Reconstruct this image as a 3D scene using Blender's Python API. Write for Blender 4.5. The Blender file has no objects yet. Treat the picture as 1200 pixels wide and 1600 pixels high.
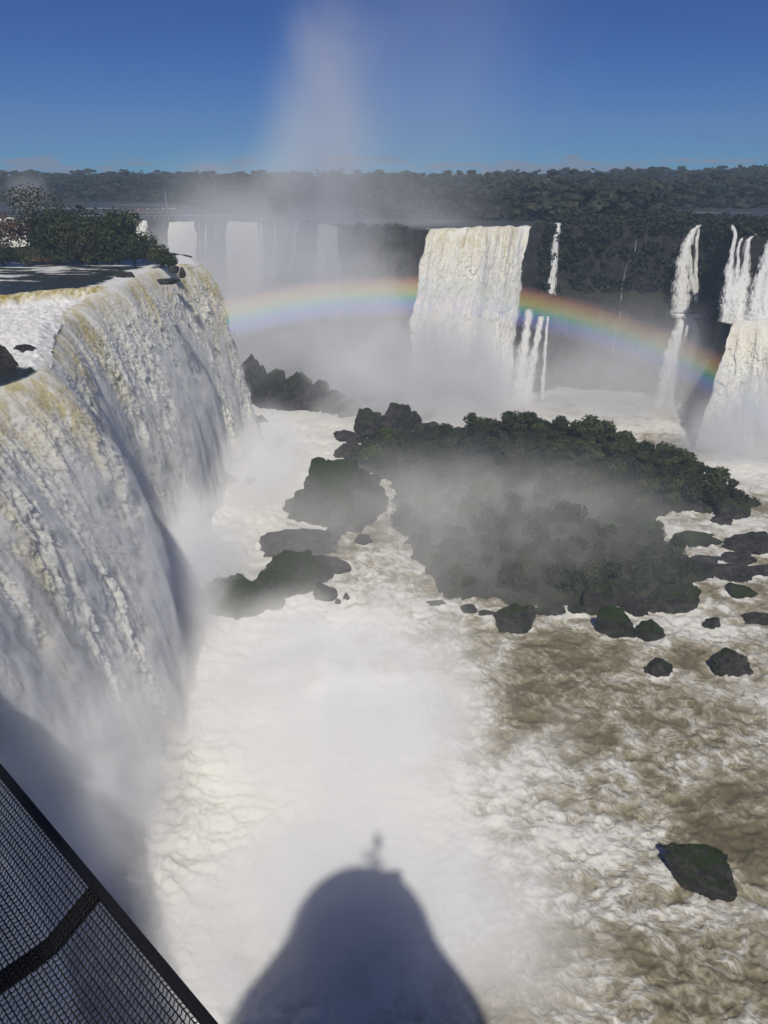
import bpy, math, random
import numpy as np
from mathutils import Vector, Matrix

random.seed(7)
RNG = np.random.default_rng(11)
scene = bpy.context.scene
COL = scene.collection

# ------------------------------------------------------------------ camera, light, exposure
PITCH = math.radians(24.5)
FPX = 1155.0            # focal length in photo pixels (1200 x 1600)
CAM_Z = 75.0            # metres above the lower river
cam_data = bpy.data.cameras.new('camera')
cam = bpy.data.objects.new('camera', cam_data)
COL.objects.link(cam)
cam.location = (0, 0, CAM_Z)
cam.rotation_euler = (math.radians(90) - PITCH, 0, 0)
cam_data.sensor_fit = 'VERTICAL'
cam_data.sensor_height = 36.0
cam_data.lens = 36.0 * FPX / 1600.0
cam_data.clip_start = 0.05
cam_data.clip_end = 20000
scene.camera = cam

SUN_EL = math.radians(49.4)
world = bpy.data.worlds.new('World')
scene.world = world
world.use_nodes = True
wn = world.node_tree
bg = wn.nodes['Background']
sky = wn.nodes.new('ShaderNodeTexSky')
sky.sky_type = 'NISHITA'
sky.sun_disc = False
sky.sun_elevation = SUN_EL
sky.sun_rotation = math.radians(180)
sky.air_density = 0.7
sky.dust_density = 0.0
sky.ozone_density = 4.0
sky.altitude = 1000
SKY_S = 0.085
def wmath(op, a, b=None, c=None, clamp=False):
    nd = wn.nodes.new('ShaderNodeMath'); nd.operation = op; nd.use_clamp = clamp
    for sock, v in zip(nd.inputs, (a, b, c)):
        if isinstance(v, bpy.types.NodeSocket): wn.links.new(v, sock)
        elif v is not None: sock.default_value = v
    return nd.outputs[0]
# deep, clear blue: the same contrast curve over the whole dome
sep = wn.nodes.new('ShaderNodeSeparateColor'); wn.links.new(sky.outputs[0], sep.inputs[0])
comb = wn.nodes.new('ShaderNodeCombineColor')
for i, (g, a) in enumerate(((1.74, .26), (1.40, .56), (1.10, .84))):
    v = wmath('MINIMUM', wmath('MULTIPLY', sep.outputs[i], SKY_S), 1.0)
    wn.links.new(wmath('MULTIPLY', wmath('POWER', v, g), a / SKY_S), comb.inputs[i])
# low banks of small clouds along the horizon
wtc = wn.nodes.new('ShaderNodeTexCoord'); wsep = wn.nodes.new('ShaderNodeSeparateXYZ'); wn.links.new(wtc.outputs['Generated'], wsep.inputs[0])
w_az = wmath('ARCTAN2', wsep.outputs[0], wsep.outputs[1])
wcv = wn.nodes.new('ShaderNodeCombineXYZ'); wn.links.new(wmath('MULTIPLY', w_az, 14.0), wcv.inputs[0]); wn.links.new(wmath('MULTIPLY', wsep.outputs[2], 75.0), wcv.inputs[1])
wcv.inputs[2].default_value = 5.2
wnz = wn.nodes.new('ShaderNodeTexNoise'); wnz.inputs['Scale'].default_value = 1.0; wnz.inputs['Detail'].default_value = 6; wnz.inputs['Roughness'].default_value = .58; wn.links.new(wcv.outputs[0], wnz.inputs['Vector'])
wmr = wn.nodes.new('ShaderNodeMapRange'); wmr.interpolation_type = 'SMOOTHSTEP'; wn.links.new(wsep.outputs[2], wmr.inputs[0])
wmr.inputs[1].default_value = .012; wmr.inputs[2].default_value = .034; wmr.inputs[3].default_value = .06; wmr.inputs[4].default_value = -.25
wmk = wn.nodes.new('ShaderNodeMapRange'); wmk.interpolation_type = 'SMOOTHSTEP'; wn.links.new(wmath('ADD', wnz.outputs[0], wmr.outputs[0]), wmk.inputs[0])
wmk.inputs[1].default_value = .53; wmk.inputs[2].default_value = .62; wmk.inputs[3].default_value = 0; wmk.inputs[4].default_value = .8
wmix = wn.nodes.new('ShaderNodeMix'); wmix.data_type = 'RGBA'; wn.links.new(wmk.outputs[0], wmix.inputs[0])
wn.links.new(comb.outputs[0], wmix.inputs[6]); wmix.inputs[7].default_value = (.30 / SKY_S, .33 / SKY_S, .42 / SKY_S, 1)
wn.links.new(wmix.outputs[2], bg.inputs['Color'])
bg.inputs['Strength'].default_value = SKY_S

sun_data = bpy.data.lights.new('sun', 'SUN')
sun_data.energy = 3.9
sun_data.angle = math.radians(0.7)
sun_data.color = (1.0, 0.95, 0.865)
sun = bpy.data.objects.new('sun', sun_data)
COL.objects.link(sun)
sun.location = (0, -60, 160)
sun.rotation_euler = (math.radians(90) - SUN_EL, 0, 0)   # light travels towards +Y and down

scene.view_settings.view_transform = 'Standard'
scene.view_settings.look = 'None'
scene.view_settings.exposure = -0.32
scene.view_settings.gamma = 1.0
scene.view_settings.use_curve_mapping = False
scene.render.engine = 'CYCLES'
cy = scene.cycles
cy.max_bounces = 12
cy.diffuse_bounces = 4
cy.glossy_bounces = 2
cy.transmission_bounces = 2
cy.transparent_max_bounces = 24
cy.volume_bounces = 4
cy.volume_step_rate = 1.0
cy.volume_max_steps = 256
cy.use_denoising = True
cy.use_adaptive_sampling = True
cy.adaptive_threshold = 0.025

# ------------------------------------------------------------------ projection helpers (photo pixel -> place)
CP, SP = math.cos(PITCH), math.sin(PITCH)
def ray(px, py):
    x = (px - 600) / FPX; y = (800 - py) / FPX
    return np.array((x, CP + y * SP, -SP + y * CP))
def at(px, py, z=0.0):
    d = ray(px, py); t = (z - CAM_Z) / d[2]
    return np.array((d[0] * t, d[1] * t, z))
def at_y(px, py, Y):
    d = ray(px, py); t = Y / d[1]
    return np.array((d[0] * t, Y, CAM_Z + d[2] * t))
def m_per_px(p):
    return (p[1] * CP + (CAM_Z - p[2]) * SP) / FPX

# ------------------------------------------------------------------ numpy noise
_perm = np.random.default_rng(3).permutation(256).astype(np.int32)
_perm = np.concatenate([_perm, _perm, _perm])
_grad = np.array([[1,1,0],[-1,1,0],[1,-1,0],[-1,-1,0],[1,0,1],[-1,0,1],[1,0,-1],[-1,0,-1],
                  [0,1,1],[0,-1,1],[0,1,-1],[0,-1,-1],[1,1,0],[-1,1,0],[0,-1,1],[0,-1,-1]], dtype=np.float32)
def noise(x, y, z):
    x, y, z = np.broadcast_arrays(np.asarray(x, np.float32), np.asarray(y, np.float32), np.asarray(z, np.float32))
    xi, yi, zi = np.floor(x), np.floor(y), np.floor(z)
    xf, yf, zf = x - xi, y - yi, z - zi
    X, Y, Z = (xi.astype(np.int64) & 255), (yi.astype(np.int64) & 255), (zi.astype(np.int64) & 255)
    u = xf * xf * xf * (xf * (xf * 6 - 15) + 10)
    v = yf * yf * yf * (yf * (yf * 6 - 15) + 10)
    w = zf * zf * zf * (zf * (zf * 6 - 15) + 10)
    def g(dx, dy, dz):
        h = _perm[_perm[_perm[(X + dx) & 255] + ((Y + dy) & 255)] + ((Z + dz) & 255)] & 15
        gr = _grad[h]
        return gr[..., 0] * (xf - dx) + gr[..., 1] * (yf - dy) + gr[..., 2] * (zf - dz)
    def lerp(a, b, t): return a + t * (b - a)
    return lerp(lerp(lerp(g(0,0,0), g(1,0,0), u), lerp(g(0,1,0), g(1,1,0), u), v),
                lerp(lerp(g(0,0,1), g(1,0,1), u), lerp(g(0,1,1), g(1,1,1), u), v), w)
def fbm(x, y, z, octv=4, gain=0.5, lac=2.03):
    s = 0; a = 1; tot = 0
    for o in range(octv):
        s = s + a * noise(x * lac**o + 17.3 * o, y * lac**o + 5.1 * o, z * lac**o + 9.7 * o); tot += a; a *= gain
    return s / tot
def billow(x, y, z, octv=3, gain=0.5, lac=2.1):
    s = 0; a = 1; tot = 0
    for o in range(octv):
        s = s + a * np.abs(noise(x * lac**o + 7.3 * o, y * lac**o + 3.1 * o, z * lac**o + 1.7 * o)); tot += a; a *= gain
    return s / tot
def sstep(a, b, x):
    t = np.clip((x - a) / (b - a), 0, 1); return t * t * (3 - 2 * t)
def catmull(pts, n):
    P = np.asarray(pts, float)
    P = np.vstack([2 * P[0] - P[1], P, 2 * P[-1] - P[-2]])
    k = len(P) - 3
    seg = np.linalg.norm(P[2:-1] - P[1:-2], axis=1); cum = np.concatenate([[0], np.cumsum(seg)]); 
    s = np.linspace(0, cum[-1], n)
    i = np.clip(np.searchsorted(cum, s, side='right') - 1, 0, k - 1)
    t = ((s - cum[i]) / seg[i])[:, None]
    p0, p1, p2, p3 = P[i], P[i+1], P[i+2], P[i+3]
    return 0.5 * ((2*p1) + (-p0+p2)*t + (2*p0-5*p1+4*p2-p3)*t*t + (-p0+3*p1-3*p2+p3)*t**3)
def lin_curve(pts, n):
    P = np.asarray(pts, float)
    seg = np.linalg.norm(P[1:] - P[:-1], axis=1); cum = np.concatenate([[0], np.cumsum(seg)])
    s = np.linspace(0, cum[-1], n)
    return np.stack([np.interp(s, cum, P[:, k]) for k in range(P.shape[1])], 1)

# ------------------------------------------------------------------ mesh helpers
def mesh_from(name, V, F, smooth=True, attrs=None, mats=None):
    V = np.asarray(V, np.float32).reshape(-1, 3); F = np.asarray(F, np.int32)
    me = bpy.data.meshes.new(name)
    me.vertices.add(len(V)); me.vertices.foreach_set('co', V.ravel())
    k = F.shape[1]
    me.loops.add(F.size); me.loops.foreach_set('vertex_index', F.ravel())
    me.polygons.add(len(F))
    me.polygons.foreach_set('loop_start', np.arange(0, F.size, k, dtype=np.int32))
    me.polygons.foreach_set('loop_total', np.full(len(F), k, np.int32))
    me.update(calc_edges=True)
    me.polygons.foreach_set('use_smooth', np.full(len(F), bool(smooth)))
    if attrs:
        for an, av in attrs.items():
            at_ = me.attributes.new(an, 'FLOAT', 'POINT'); at_.data.foreach_set('value', np.asarray(av, np.float32).ravel())
    for m in (mats or []): me.materials.append(m)
    return me
def grid_faces(nu, nv):
    i, j = np.meshgrid(np.arange(nu - 1), np.arange(nv - 1), indexing='ij')
    a = i * nv + j
    return np.stack([a, a + nv, a + nv + 1, a + 1], -1).reshape(-1, 4)
def link(name, data, parent=None, loc=None):
    o = bpy.data.objects.new(name, data); COL.objects.link(o)
    if parent is not None: o.parent = parent
    if loc is not None: o.location = loc
    return o
def tag(o, label=None, cat=None, group=None, kind=None):
    if label: o['label'] = label
    if cat: o['category'] = cat
    if group: o['group'] = group
    if kind: o['kind'] = kind
    return o
def copy_tree(o, parent=None):
    c = o.copy(); COL.objects.link(c)
    if parent is not None: c.parent = parent
    for ch in list(o.children): copy_tree(ch, c)
    return c
def tube(pts, r, n=8, closed_ends=True, r2=None):
    P = np.asarray(pts, float); m = len(P)
    rr = np.linspace(r, r if r2 is None else r2, m) if np.isscalar(r) else np.asarray(r)
    T = np.gradient(P, axis=0); T /= np.linalg.norm(T, axis=1)[:, None] + 1e-9
    ref = np.array((0, 0, 1.0)) if abs(T[0][2]) < 0.9 else np.array((1.0, 0, 0))
    V = []
    for i in range(m):
        a = np.cross(T[i], ref); a /= np.linalg.norm(a) + 1e-9; b = np.cross(T[i], a)
        for k in range(n):
            th = 2 * math.pi * k / n
            V.append(P[i] + rr[i] * (math.cos(th) * a + math.sin(th) * b))
    F = []
    for i in range(m - 1):
        for k in range(n):
            F.append((i*n+k, i*n+(k+1) % n, (i+1)*n+(k+1) % n, (i+1)*n+k))
    if closed_ends:
        V.append(P[0]); V.append(P[-1]); c0, c1 = len(V) - 2, len(V) - 1
        for k in range(0, n, 2):
            F.append((c0, (k+2) % n, (k+1) % n, k)); F.append((c1, (m-1)*n+k, (m-1)*n+(k+1) % n, (m-1)*n+(k+2) % n))
    return np.array(V), np.array(F)
def join(parts):
    Vs, Fs, off = [], [], 0
    for V, F in parts:
        Vs.append(V); Fs.append(np.asarray(F) + off); off += len(V)
    return np.vstack(Vs), np.vstack(Fs)
def box(cx, cy_, cz, sx, sy, sz):
    V = np.array([(x, y, z) for z in (-1, 1) for y in (-1, 1) for x in (-1, 1)], float) * 0.5 * np.array((sx, sy, sz)) + np.array((cx, cy_, cz))
    F = np.array([(0,2,3,1), (4,5,7,6), (0,1,5,4), (2,6,7,3), (0,4,6,2), (1,3,7,5)])
    return V, F
_ico = {}
def ico(sub):
    if sub in _ico: return _ico[sub]
    import bmesh
    bm = bmesh.new(); bmesh.ops.create_icosphere(bm, subdivisions=sub, radius=1.0)
    bm.verts.ensure_lookup_table()
    V = np.array([v.co[:] for v in bm.verts]); F = np.array([[v.index for v in f.verts] for f in bm.faces])
    bm.free(); _ico[sub] = (V, F); return V, F

# ------------------------------------------------------------------ material helpers
class NT:
    def __init__(s, name):
        s.m = bpy.data.materials.new(name); s.m.use_nodes = True
        s.t = s.m.node_tree; s.n = s.t.nodes; s.l = s.t.links
        s.bsdf = s.n.get('Principled BSDF'); s.out = s.n.get('Material Output')
    def node(s, typ, **kw):
        nd = s.n.new(typ)
        for k, v in kw.items(): setattr(nd, k, v)
        return nd
    def set(s, sock, v):
        if isinstance(v, bpy.types.NodeSocket): s.l.new(v, sock)
        elif v is not None: sock.default_value = v
    def math(s, op, a, b=None, c=None, clamp=False):
        nd = s.n.new('ShaderNodeMath'); nd.operation = op; nd.use_clamp = clamp
        s.set(nd.inputs[0], a)
        if b is not None: s.set(nd.inputs[1], b)
        if c is not None: s.set(nd.inputs[2], c)
        return nd.outputs[0]
    def vmath(s, op, a, b=None):
        nd = s.n.new('ShaderNodeVectorMath'); nd.operation = op
        s.set(nd.inputs[0], a)
        if b is not None: s.set(nd.inputs[1], b)
        return nd.outputs['Value'] if op in ('LENGTH', 'DOT_PRODUCT', 'DISTANCE') else nd.outputs[0]
    def coord(s, kind='Object'):
        return s.n.new('ShaderNodeTexCoord').outputs[kind]
    def pos(s): return s.n.new('ShaderNodeNewGeometry').outputs['Position']
    def mapping(s, vec, scale=(1, 1, 1), loc=(0, 0, 0), rot=(0, 0, 0)):
        nd = s.n.new('ShaderNodeMapping'); s.l.new(vec, nd.inputs[0])
        nd.inputs['Scale'].default_value = scale; nd.inputs['Location'].default_value = loc; nd.inputs['Rotation'].default_value = rot
        return nd.outputs[0]
    def noise(s, vec, scale, detail=4, rough=0.55, dist=0.0, col=False, typ=None):
        nd = s.n.new('ShaderNodeTexNoise')
        if typ: nd.noise_type = typ
        if vec is not None: s.l.new(vec, nd.inputs['Vector'])
        nd.inputs['Scale'].default_value = scale; nd.inputs['Detail'].default_value = detail
        nd.inputs['Roughness'].default_value = rough; nd.inputs['Distortion'].default_value = dist
        return nd.outputs['Color'] if col else nd.outputs[0]
    def ramp(s, fac, stops, interp='LINEAR'):
        nd = s.n.new('ShaderNodeValToRGB'); s.l.new(fac, nd.inputs[0]); cr = nd.color_ramp; cr.interpolation = interp
        while len(cr.elements) < len(stops): cr.elements.new(0.5)
        for e, (p, c) in zip(cr.elements, stops):
            e.position = p; e.color = (c, c, c, 1) if np.isscalar(c) else (*c, 1)
        return nd.outputs[0]
    def sstep(s, x, a, b, lo=0.0, hi=1.0):
        nd = s.n.new('ShaderNodeMapRange'); nd.interpolation_type = 'SMOOTHSTEP'; nd.clamp = True
        s.set(nd.inputs[0], x); s.set(nd.inputs[1], a); s.set(nd.inputs[2], b); nd.inputs[3].default_value = lo; nd.inputs[4].default_value = hi
        return nd.outputs[0]
    def mix(s, fac, a, b, typ='MIX'):
        nd = s.n.new('ShaderNodeMix'); nd.data_type = 'RGBA'; nd.blend_type = typ
        s.set(nd.inputs[0], fac)
        for sock, v in ((nd.inputs[6], a), (nd.inputs[7], b)):
            s.set(sock, (*v, 1) if isinstance(v, tuple) and len(v) == 3 else v)
        return nd.outputs[2]
    def attr(s, name):
        nd = s.n.new('ShaderNodeAttribute'); nd.attribute_name = name; return nd.outputs['Fac']
    def island(s): return s.n.new('ShaderNodeNewGeometry').outputs['Random Per Island']
    def objrand(s): return s.n.new('ShaderNodeObjectInfo').outputs['Random']
    def bump(s, h, strength=0.5, dist=0.1):
        nd = s.n.new('ShaderNodeBump'); nd.inputs['Strength'].default_value = strength; nd.inputs['Distance'].default_value = dist
        s.l.new(h, nd.inputs['Height']); s.l.new(nd.outputs[0], s.bsdf.inputs['Normal']); return nd
    def base(s, c): s.set(s.bsdf.inputs['Base Color'], (*c, 1) if isinstance(c, tuple) and len(c) == 3 else c)
    def rough(s, v): s.set(s.bsdf.inputs['Roughness'], v)
    def spec(s, v): s.set(s.bsdf.inputs['Specular IOR Level'], v)

# ------------------------------------------------------------------ materials
SSS_SCALE = .9
def mat_falls():
    t = NT('falling_water'); p = t.pos()
    tint = t.attr('tint')
    n1 = t.noise(t.mapping(p, (1, 1, .35)), 0.55, 5, .62, .6)
    fac = t.math('MULTIPLY', tint, t.sstep(n1, .36, .62))
    c = t.mix(fac, (.88, .85, .75), (.64, .55, .30))
    dk = t.math('MULTIPLY', t.attr('thin'), t.sstep(t.noise(t.mapping(p, (1, 1, .12)), .9, 5, .6, .4), .47, .62))
    c = t.mix(dk, c, (.10, .095, .075))
    t.base(c); t.rough(.6); t.spec(.15)
    t.set(t.bsdf.inputs['Subsurface Weight'], .85); t.set(t.bsdf.inputs['Subsurface Radius'], (1.0, .97, .9)); t.set(t.bsdf.inputs['Subsurface Scale'], SSS_SCALE)
    h = t.noise(t.mapping(p, (1, 1, .45)), 2.2, 7, .72, .4)
    t.bump(h, .7, .3)
    return t.m
def mat_veil():          # thin falling water, broken into threads
    t = NT('thin_falling_water'); p = t.coord('Object'); g = t.pos()
    t.base((.84, .83, .78)); t.rough(.5); t.spec(.2)
    e = t.attr('edge')
    n = t.noise(t.mapping(g, (1, 1, .06)), 2.0, 5, .66, .5)
    n2 = t.noise(t.mapping(g, (1, 1, .3)), .8, 4, .6, .3)
    s = t.math('ADD', t.math('MULTIPLY', n, .75), t.math('MULTIPLY', n2, .35))
    a = t.sstep(t.math('ADD', s, t.math('MULTIPLY', e, .42)), .74, 1.06)
    t.set(t.bsdf.inputs['Alpha'], a)
    t.bump(n2, .6, .4)
    return t.m
def mat_river():         # the plunge basin: brown water laced with foam
    t = NT('river_water'); p = t.pos()
    foam = t.attr('foam'); height = t.attr('crest')
    wv = t.noise(p, .11, 3, .55, 0, col=True)
    w = t.vmath('ADD', p, t.vmath('MULTIPLY', t.vmath('SUBTRACT', wv, (.5, .5, .5)), (7, 7, 0)))
    wv2 = t.noise(w, .6, 3, .6, 0, col=True)
    w2 = t.vmath('ADD', w, t.vmath('MULTIPLY', t.vmath('SUBTRACT', wv2, (.5, .5, .5)), (1.1, 1.1, 0)))
    big = t.math('ADD', t.math('MULTIPLY', t.noise(w, .16, 4, .6), .6), t.math('MULTIPLY', t.noise(w, .055, 3, .5), .4))
    w2 = t.mapping(t.mapping(w2, (1, 1, 1), rot=(0, 0, .75)), (.62, 1.15, 1))
    def web(scale, width, vec):
        v = t.node('ShaderNodeTexVoronoi', feature='DISTANCE_TO_EDGE'); t.l.new(t.mapping(vec, (1, 1, .3)), v.inputs['Vector']); v.inputs['Scale'].default_value = scale
        return t.sstep(v.outputs['Distance'], width, 0.0)
    r1 = web(.50, .34, w2); r2 = web(1.5, .38, t.vmath('ADD', w2, (31.0, 7.0, 3.0)))
    fine = t.noise(t.mapping(w2, (1, 1.25, .4)), 2.3, 7, .70, 0); mid = t.noise(w2, .75, 5, .62, 0)
    patchy = t.sstep(big, .38, .62)
    lace = t.math('MULTIPLY', t.math('ADD', t.math('MULTIPLY', r1, .42), t.math('MULTIPLY', r2, .30)), t.math('ADD', .35, t.math('MULTIPLY', patchy, .8)))
    lace = t.math('ADD', lace, t.math('MULTIPLY', t.math('SUBTRACT', fine, .5), 1.25))
    lace = t.math('ADD', lace, t.math('MULTIPLY', t.math('SUBTRACT', mid, .5), .8))
    lace = t.math('ADD', lace, t.math('MULTIPLY', t.math('SUBTRACT', big, .5), 2.0))
    lace = t.math('ADD', lace, t.math('MULTIPLY', height, .42))
    cov = t.math('ADD', lace, t.math('MULTIPLY', foam, 1.25))
    m = t.sstep(cov, .44, 1.25)
    thin = t.sstep(cov, .02, .75)
    deep = t.mix(t.noise(p, .05, 2), (.150, .130, .074), (.23, .20, .124))
    c = t.mix(thin, deep, (.44, .39, .27))
    c = t.mix(m, c, (.84, .82, .74))
    t.base(c)
    t.rough(t.math('ADD', .3, t.math('MULTIPLY', m, .4))); t.spec(.2)
    hh = t.math('ADD', t.math('MULTIPLY', fine, .6), t.math('MULTIPLY', m, .6))
    t.bump(hh, .7, .35)
    return t.m
def mat_upper_river():
    t = NT('upper_river_water'); p = t.pos(); foam = t.attr('foam')
    w = t.vmath('ADD', p, t.vmath('MULTIPLY', t.vmath('SUBTRACT', t.noise(p, .15, 3, .5, 0, col=True), (.5, .5, .5)), (6, 6, 0)))
    n = t.noise(t.mapping(w, (.35, 1, 1)), .45, 6, .66, .4)
    m = t.sstep(t.math('ADD', n, t.math('MULTIPLY', foam, .6)), .60, .80)
    c = t.mix(m, (.035, .042, .036), (.8, .79, .75)); t.base(c)
    t.rough(t.math('ADD', .25, t.math('MULTIPLY', m, .4))); t.spec(.35)
    t.bump(t.noise(t.mapping(w, (.4, 1, 1)), 1.3, 5, .6), .5, .3)
    return t.m
def mat_far_river():
    t = NT('far_river_water'); p = t.pos()
    n = t.noise(t.mapping(p, (.2, 1, 1)), .06, 5, .6)
    t.base(t.mix(t.sstep(n, .56, .68), (.05, .06, .06), (.5, .5, .48))); t.rough(.55); t.spec(.15)
    t.bump(t.noise(p, .3, 4), .5, .5)
    return t.m
def mat_rock(name, moss, dark=(.036, .034, .029), light=(.110, .102, .085), mosscol=(.045, .075, .018)):
    t = NT(name); p = t.pos()
    n = t.noise(p, .55, 8, .7, .3)
    c = t.mix(t.sstep(n, .42, .62), dark, light)
    c = t.mix(t.math('MULTIPLY', t.sstep(t.noise(t.mapping(p, (1, 1, 3.0)), 1.9, 6, .7, .6), .54, .66), .7), c, (.16, .145, .12))
    nz = t.n.new('ShaderNodeSeparateXYZ'); t.l.new(t.n.new('ShaderNodeNewGeometry').outputs['Normal'], nz.inputs[0])
    mm = t.math('ADD', t.math('MULTIPLY', nz.outputs[2], .55), t.math('MULTIPLY', t.math('SUBTRACT', t.noise(p, .35, 5, .65), .5), 1.3))
    mm = t.math('ADD', mm, moss)
    mfac = t.sstep(mm, .45, .8)
    mc = t.mix(t.noise(p, 1.1, 4), mosscol, (mosscol[0]*1.9, mosscol[1]*1.55, mosscol[2]*1.3))
    t.base(t.mix(mfac, c, mc)); t.rough(t.sstep(n, .3, .7, .35, .75)); t.spec(.35)
    t.bump(t.math('ADD', t.noise(t.mapping(p, (1, 1, 2.2)), 1.3, 9, .74, .5), t.noise(p, .4, 5, .65)), 1.0, .9)
    return t.m
def mat_leaf(name, a, b, c3=None):
    t = NT(name); r = t.island(); q = t.objrand()
    col = t.mix(r, a, b)
    if c3: col = t.mix(t.sstep(t.noise(t.pos(), .16, 3), .5, .66), col, c3)
    hs = t.node('ShaderNodeHueSaturation'); t.l.new(col, hs.inputs['Color']); t.set(hs.inputs['Value'], t.math('ADD', .8, t.math('MULTIPLY', q, .45)))
    t.base(hs.outputs[0]); t.rough(.6); t.spec(.2)
    t.set(t.bsdf.inputs['Subsurface Weight'], 0.0)
    return t.m
def mat_plain(name, c, rough=.6, metal=0.0, spec=.4, nscale=None, var=.25):
    t = NT(name)
    if nscale:
        n = t.noise(t.coord('Object'), nscale, 5, .6)
        t.base(t.mix(n, tuple(x * (1 - var) for x in c), tuple(min(1, x * (1 + var)) for x in c))); t.bump(n, .25, .02)
    else: t.base(c)
    t.rough(rough); t.set(t.bsdf.inputs['Metallic'], metal); t.spec(spec); return t.m
def mat_ground(name, a, b, scale=.2):
    t = NT(name); n = t.noise(t.pos(), scale, 7, .65, .3)
    t.base(t.mix(t.sstep(n, .35, .68), a, b)); t.rough(.85); t.spec(.2); t.bump(t.noise(t.pos(), scale * 5, 6, .7), .8, .5); return t.m

M = dict(
    falls=mat_falls(), veil=mat_veil(), river=mat_river(), upper=mat_upper_river(), far=mat_far_river(),
    rock=mat_rock('wet_basalt', -.25), mossrock=mat_rock('mossy_basalt', .20, mosscol=(.036, .056, .014)), greenrock=mat_rock('overgrown_basalt', .42, mosscol=(.032, .056, .016)),
    cliff=mat_rock('cliff_rock', .12, (.028, .026, .022), (.075, .066, .052), (.026, .038, .014)),
    leaf=mat_leaf('dark_leaf', (.018, .032, .010), (.050, .075, .022)),
    leaf_olive=mat_leaf('olive_leaf', (.040, .050, .016), (.095, .100, .035)),
    leaf_red=mat_leaf('rusty_leaf', (.070, .042, .022), (.120, .075, .038)),
    leaf_island=mat_leaf('island_leaf', (.022, .028, .013), (.052, .060, .026), (.058, .066, .022)),
    leaf_bright=mat_leaf('bright_leaf', (.055, .085, .018), (.100, .135, .032)),
    forest=mat_leaf('forest_leaf', (.010, .019, .009), (.034, .043, .018), (.044, .042, .022)),
    cliffleaf=mat_leaf('cliff_leaf', (.018, .030, .012), (.045, .060, .022)),
    bark=mat_plain('bark', (.10, .085, .065), .9, nscale=3.0),
    soil=mat_ground('island_soil', (.026, .026, .020), (.050, .056, .026), .25),
    bank=mat_ground('forest_floor', (.022, .030, .014), (.045, .050, .022), .05),
    metal=mat_plain('black_steel', (.012, .012, .013), .55, .0, .35, nscale=40, var=.3),
    concrete=mat_plain('concrete', (.33, .32, .30), .85, nscale=1.2),
    roofing=mat_plain('grey_roofing', (.22, .22, .22), .7, nscale=1.5),
    deck=mat_plain('weathered_deck', (.30, .23, .17), .8, nscale=1.0),
    pole=mat_plain('pale_pole', (.6, .6, .6), .5),
    feather=mat_plain('dark_feathers', (.012, .012, .014), .6, nscale=20),
    skin=mat_plain('skin', (.45, .29, .21), .6),
)
CLOTH = [mat_plain('cloth_' + n, c, .85) for n, c in (('white', (.75, .75, .73)), ('pink', (.62, .40, .38)), ('navy', (.03, .04, .09)), ('red', (.45, .06, .05)), ('sand', (.5, .42, .3)))]

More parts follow.
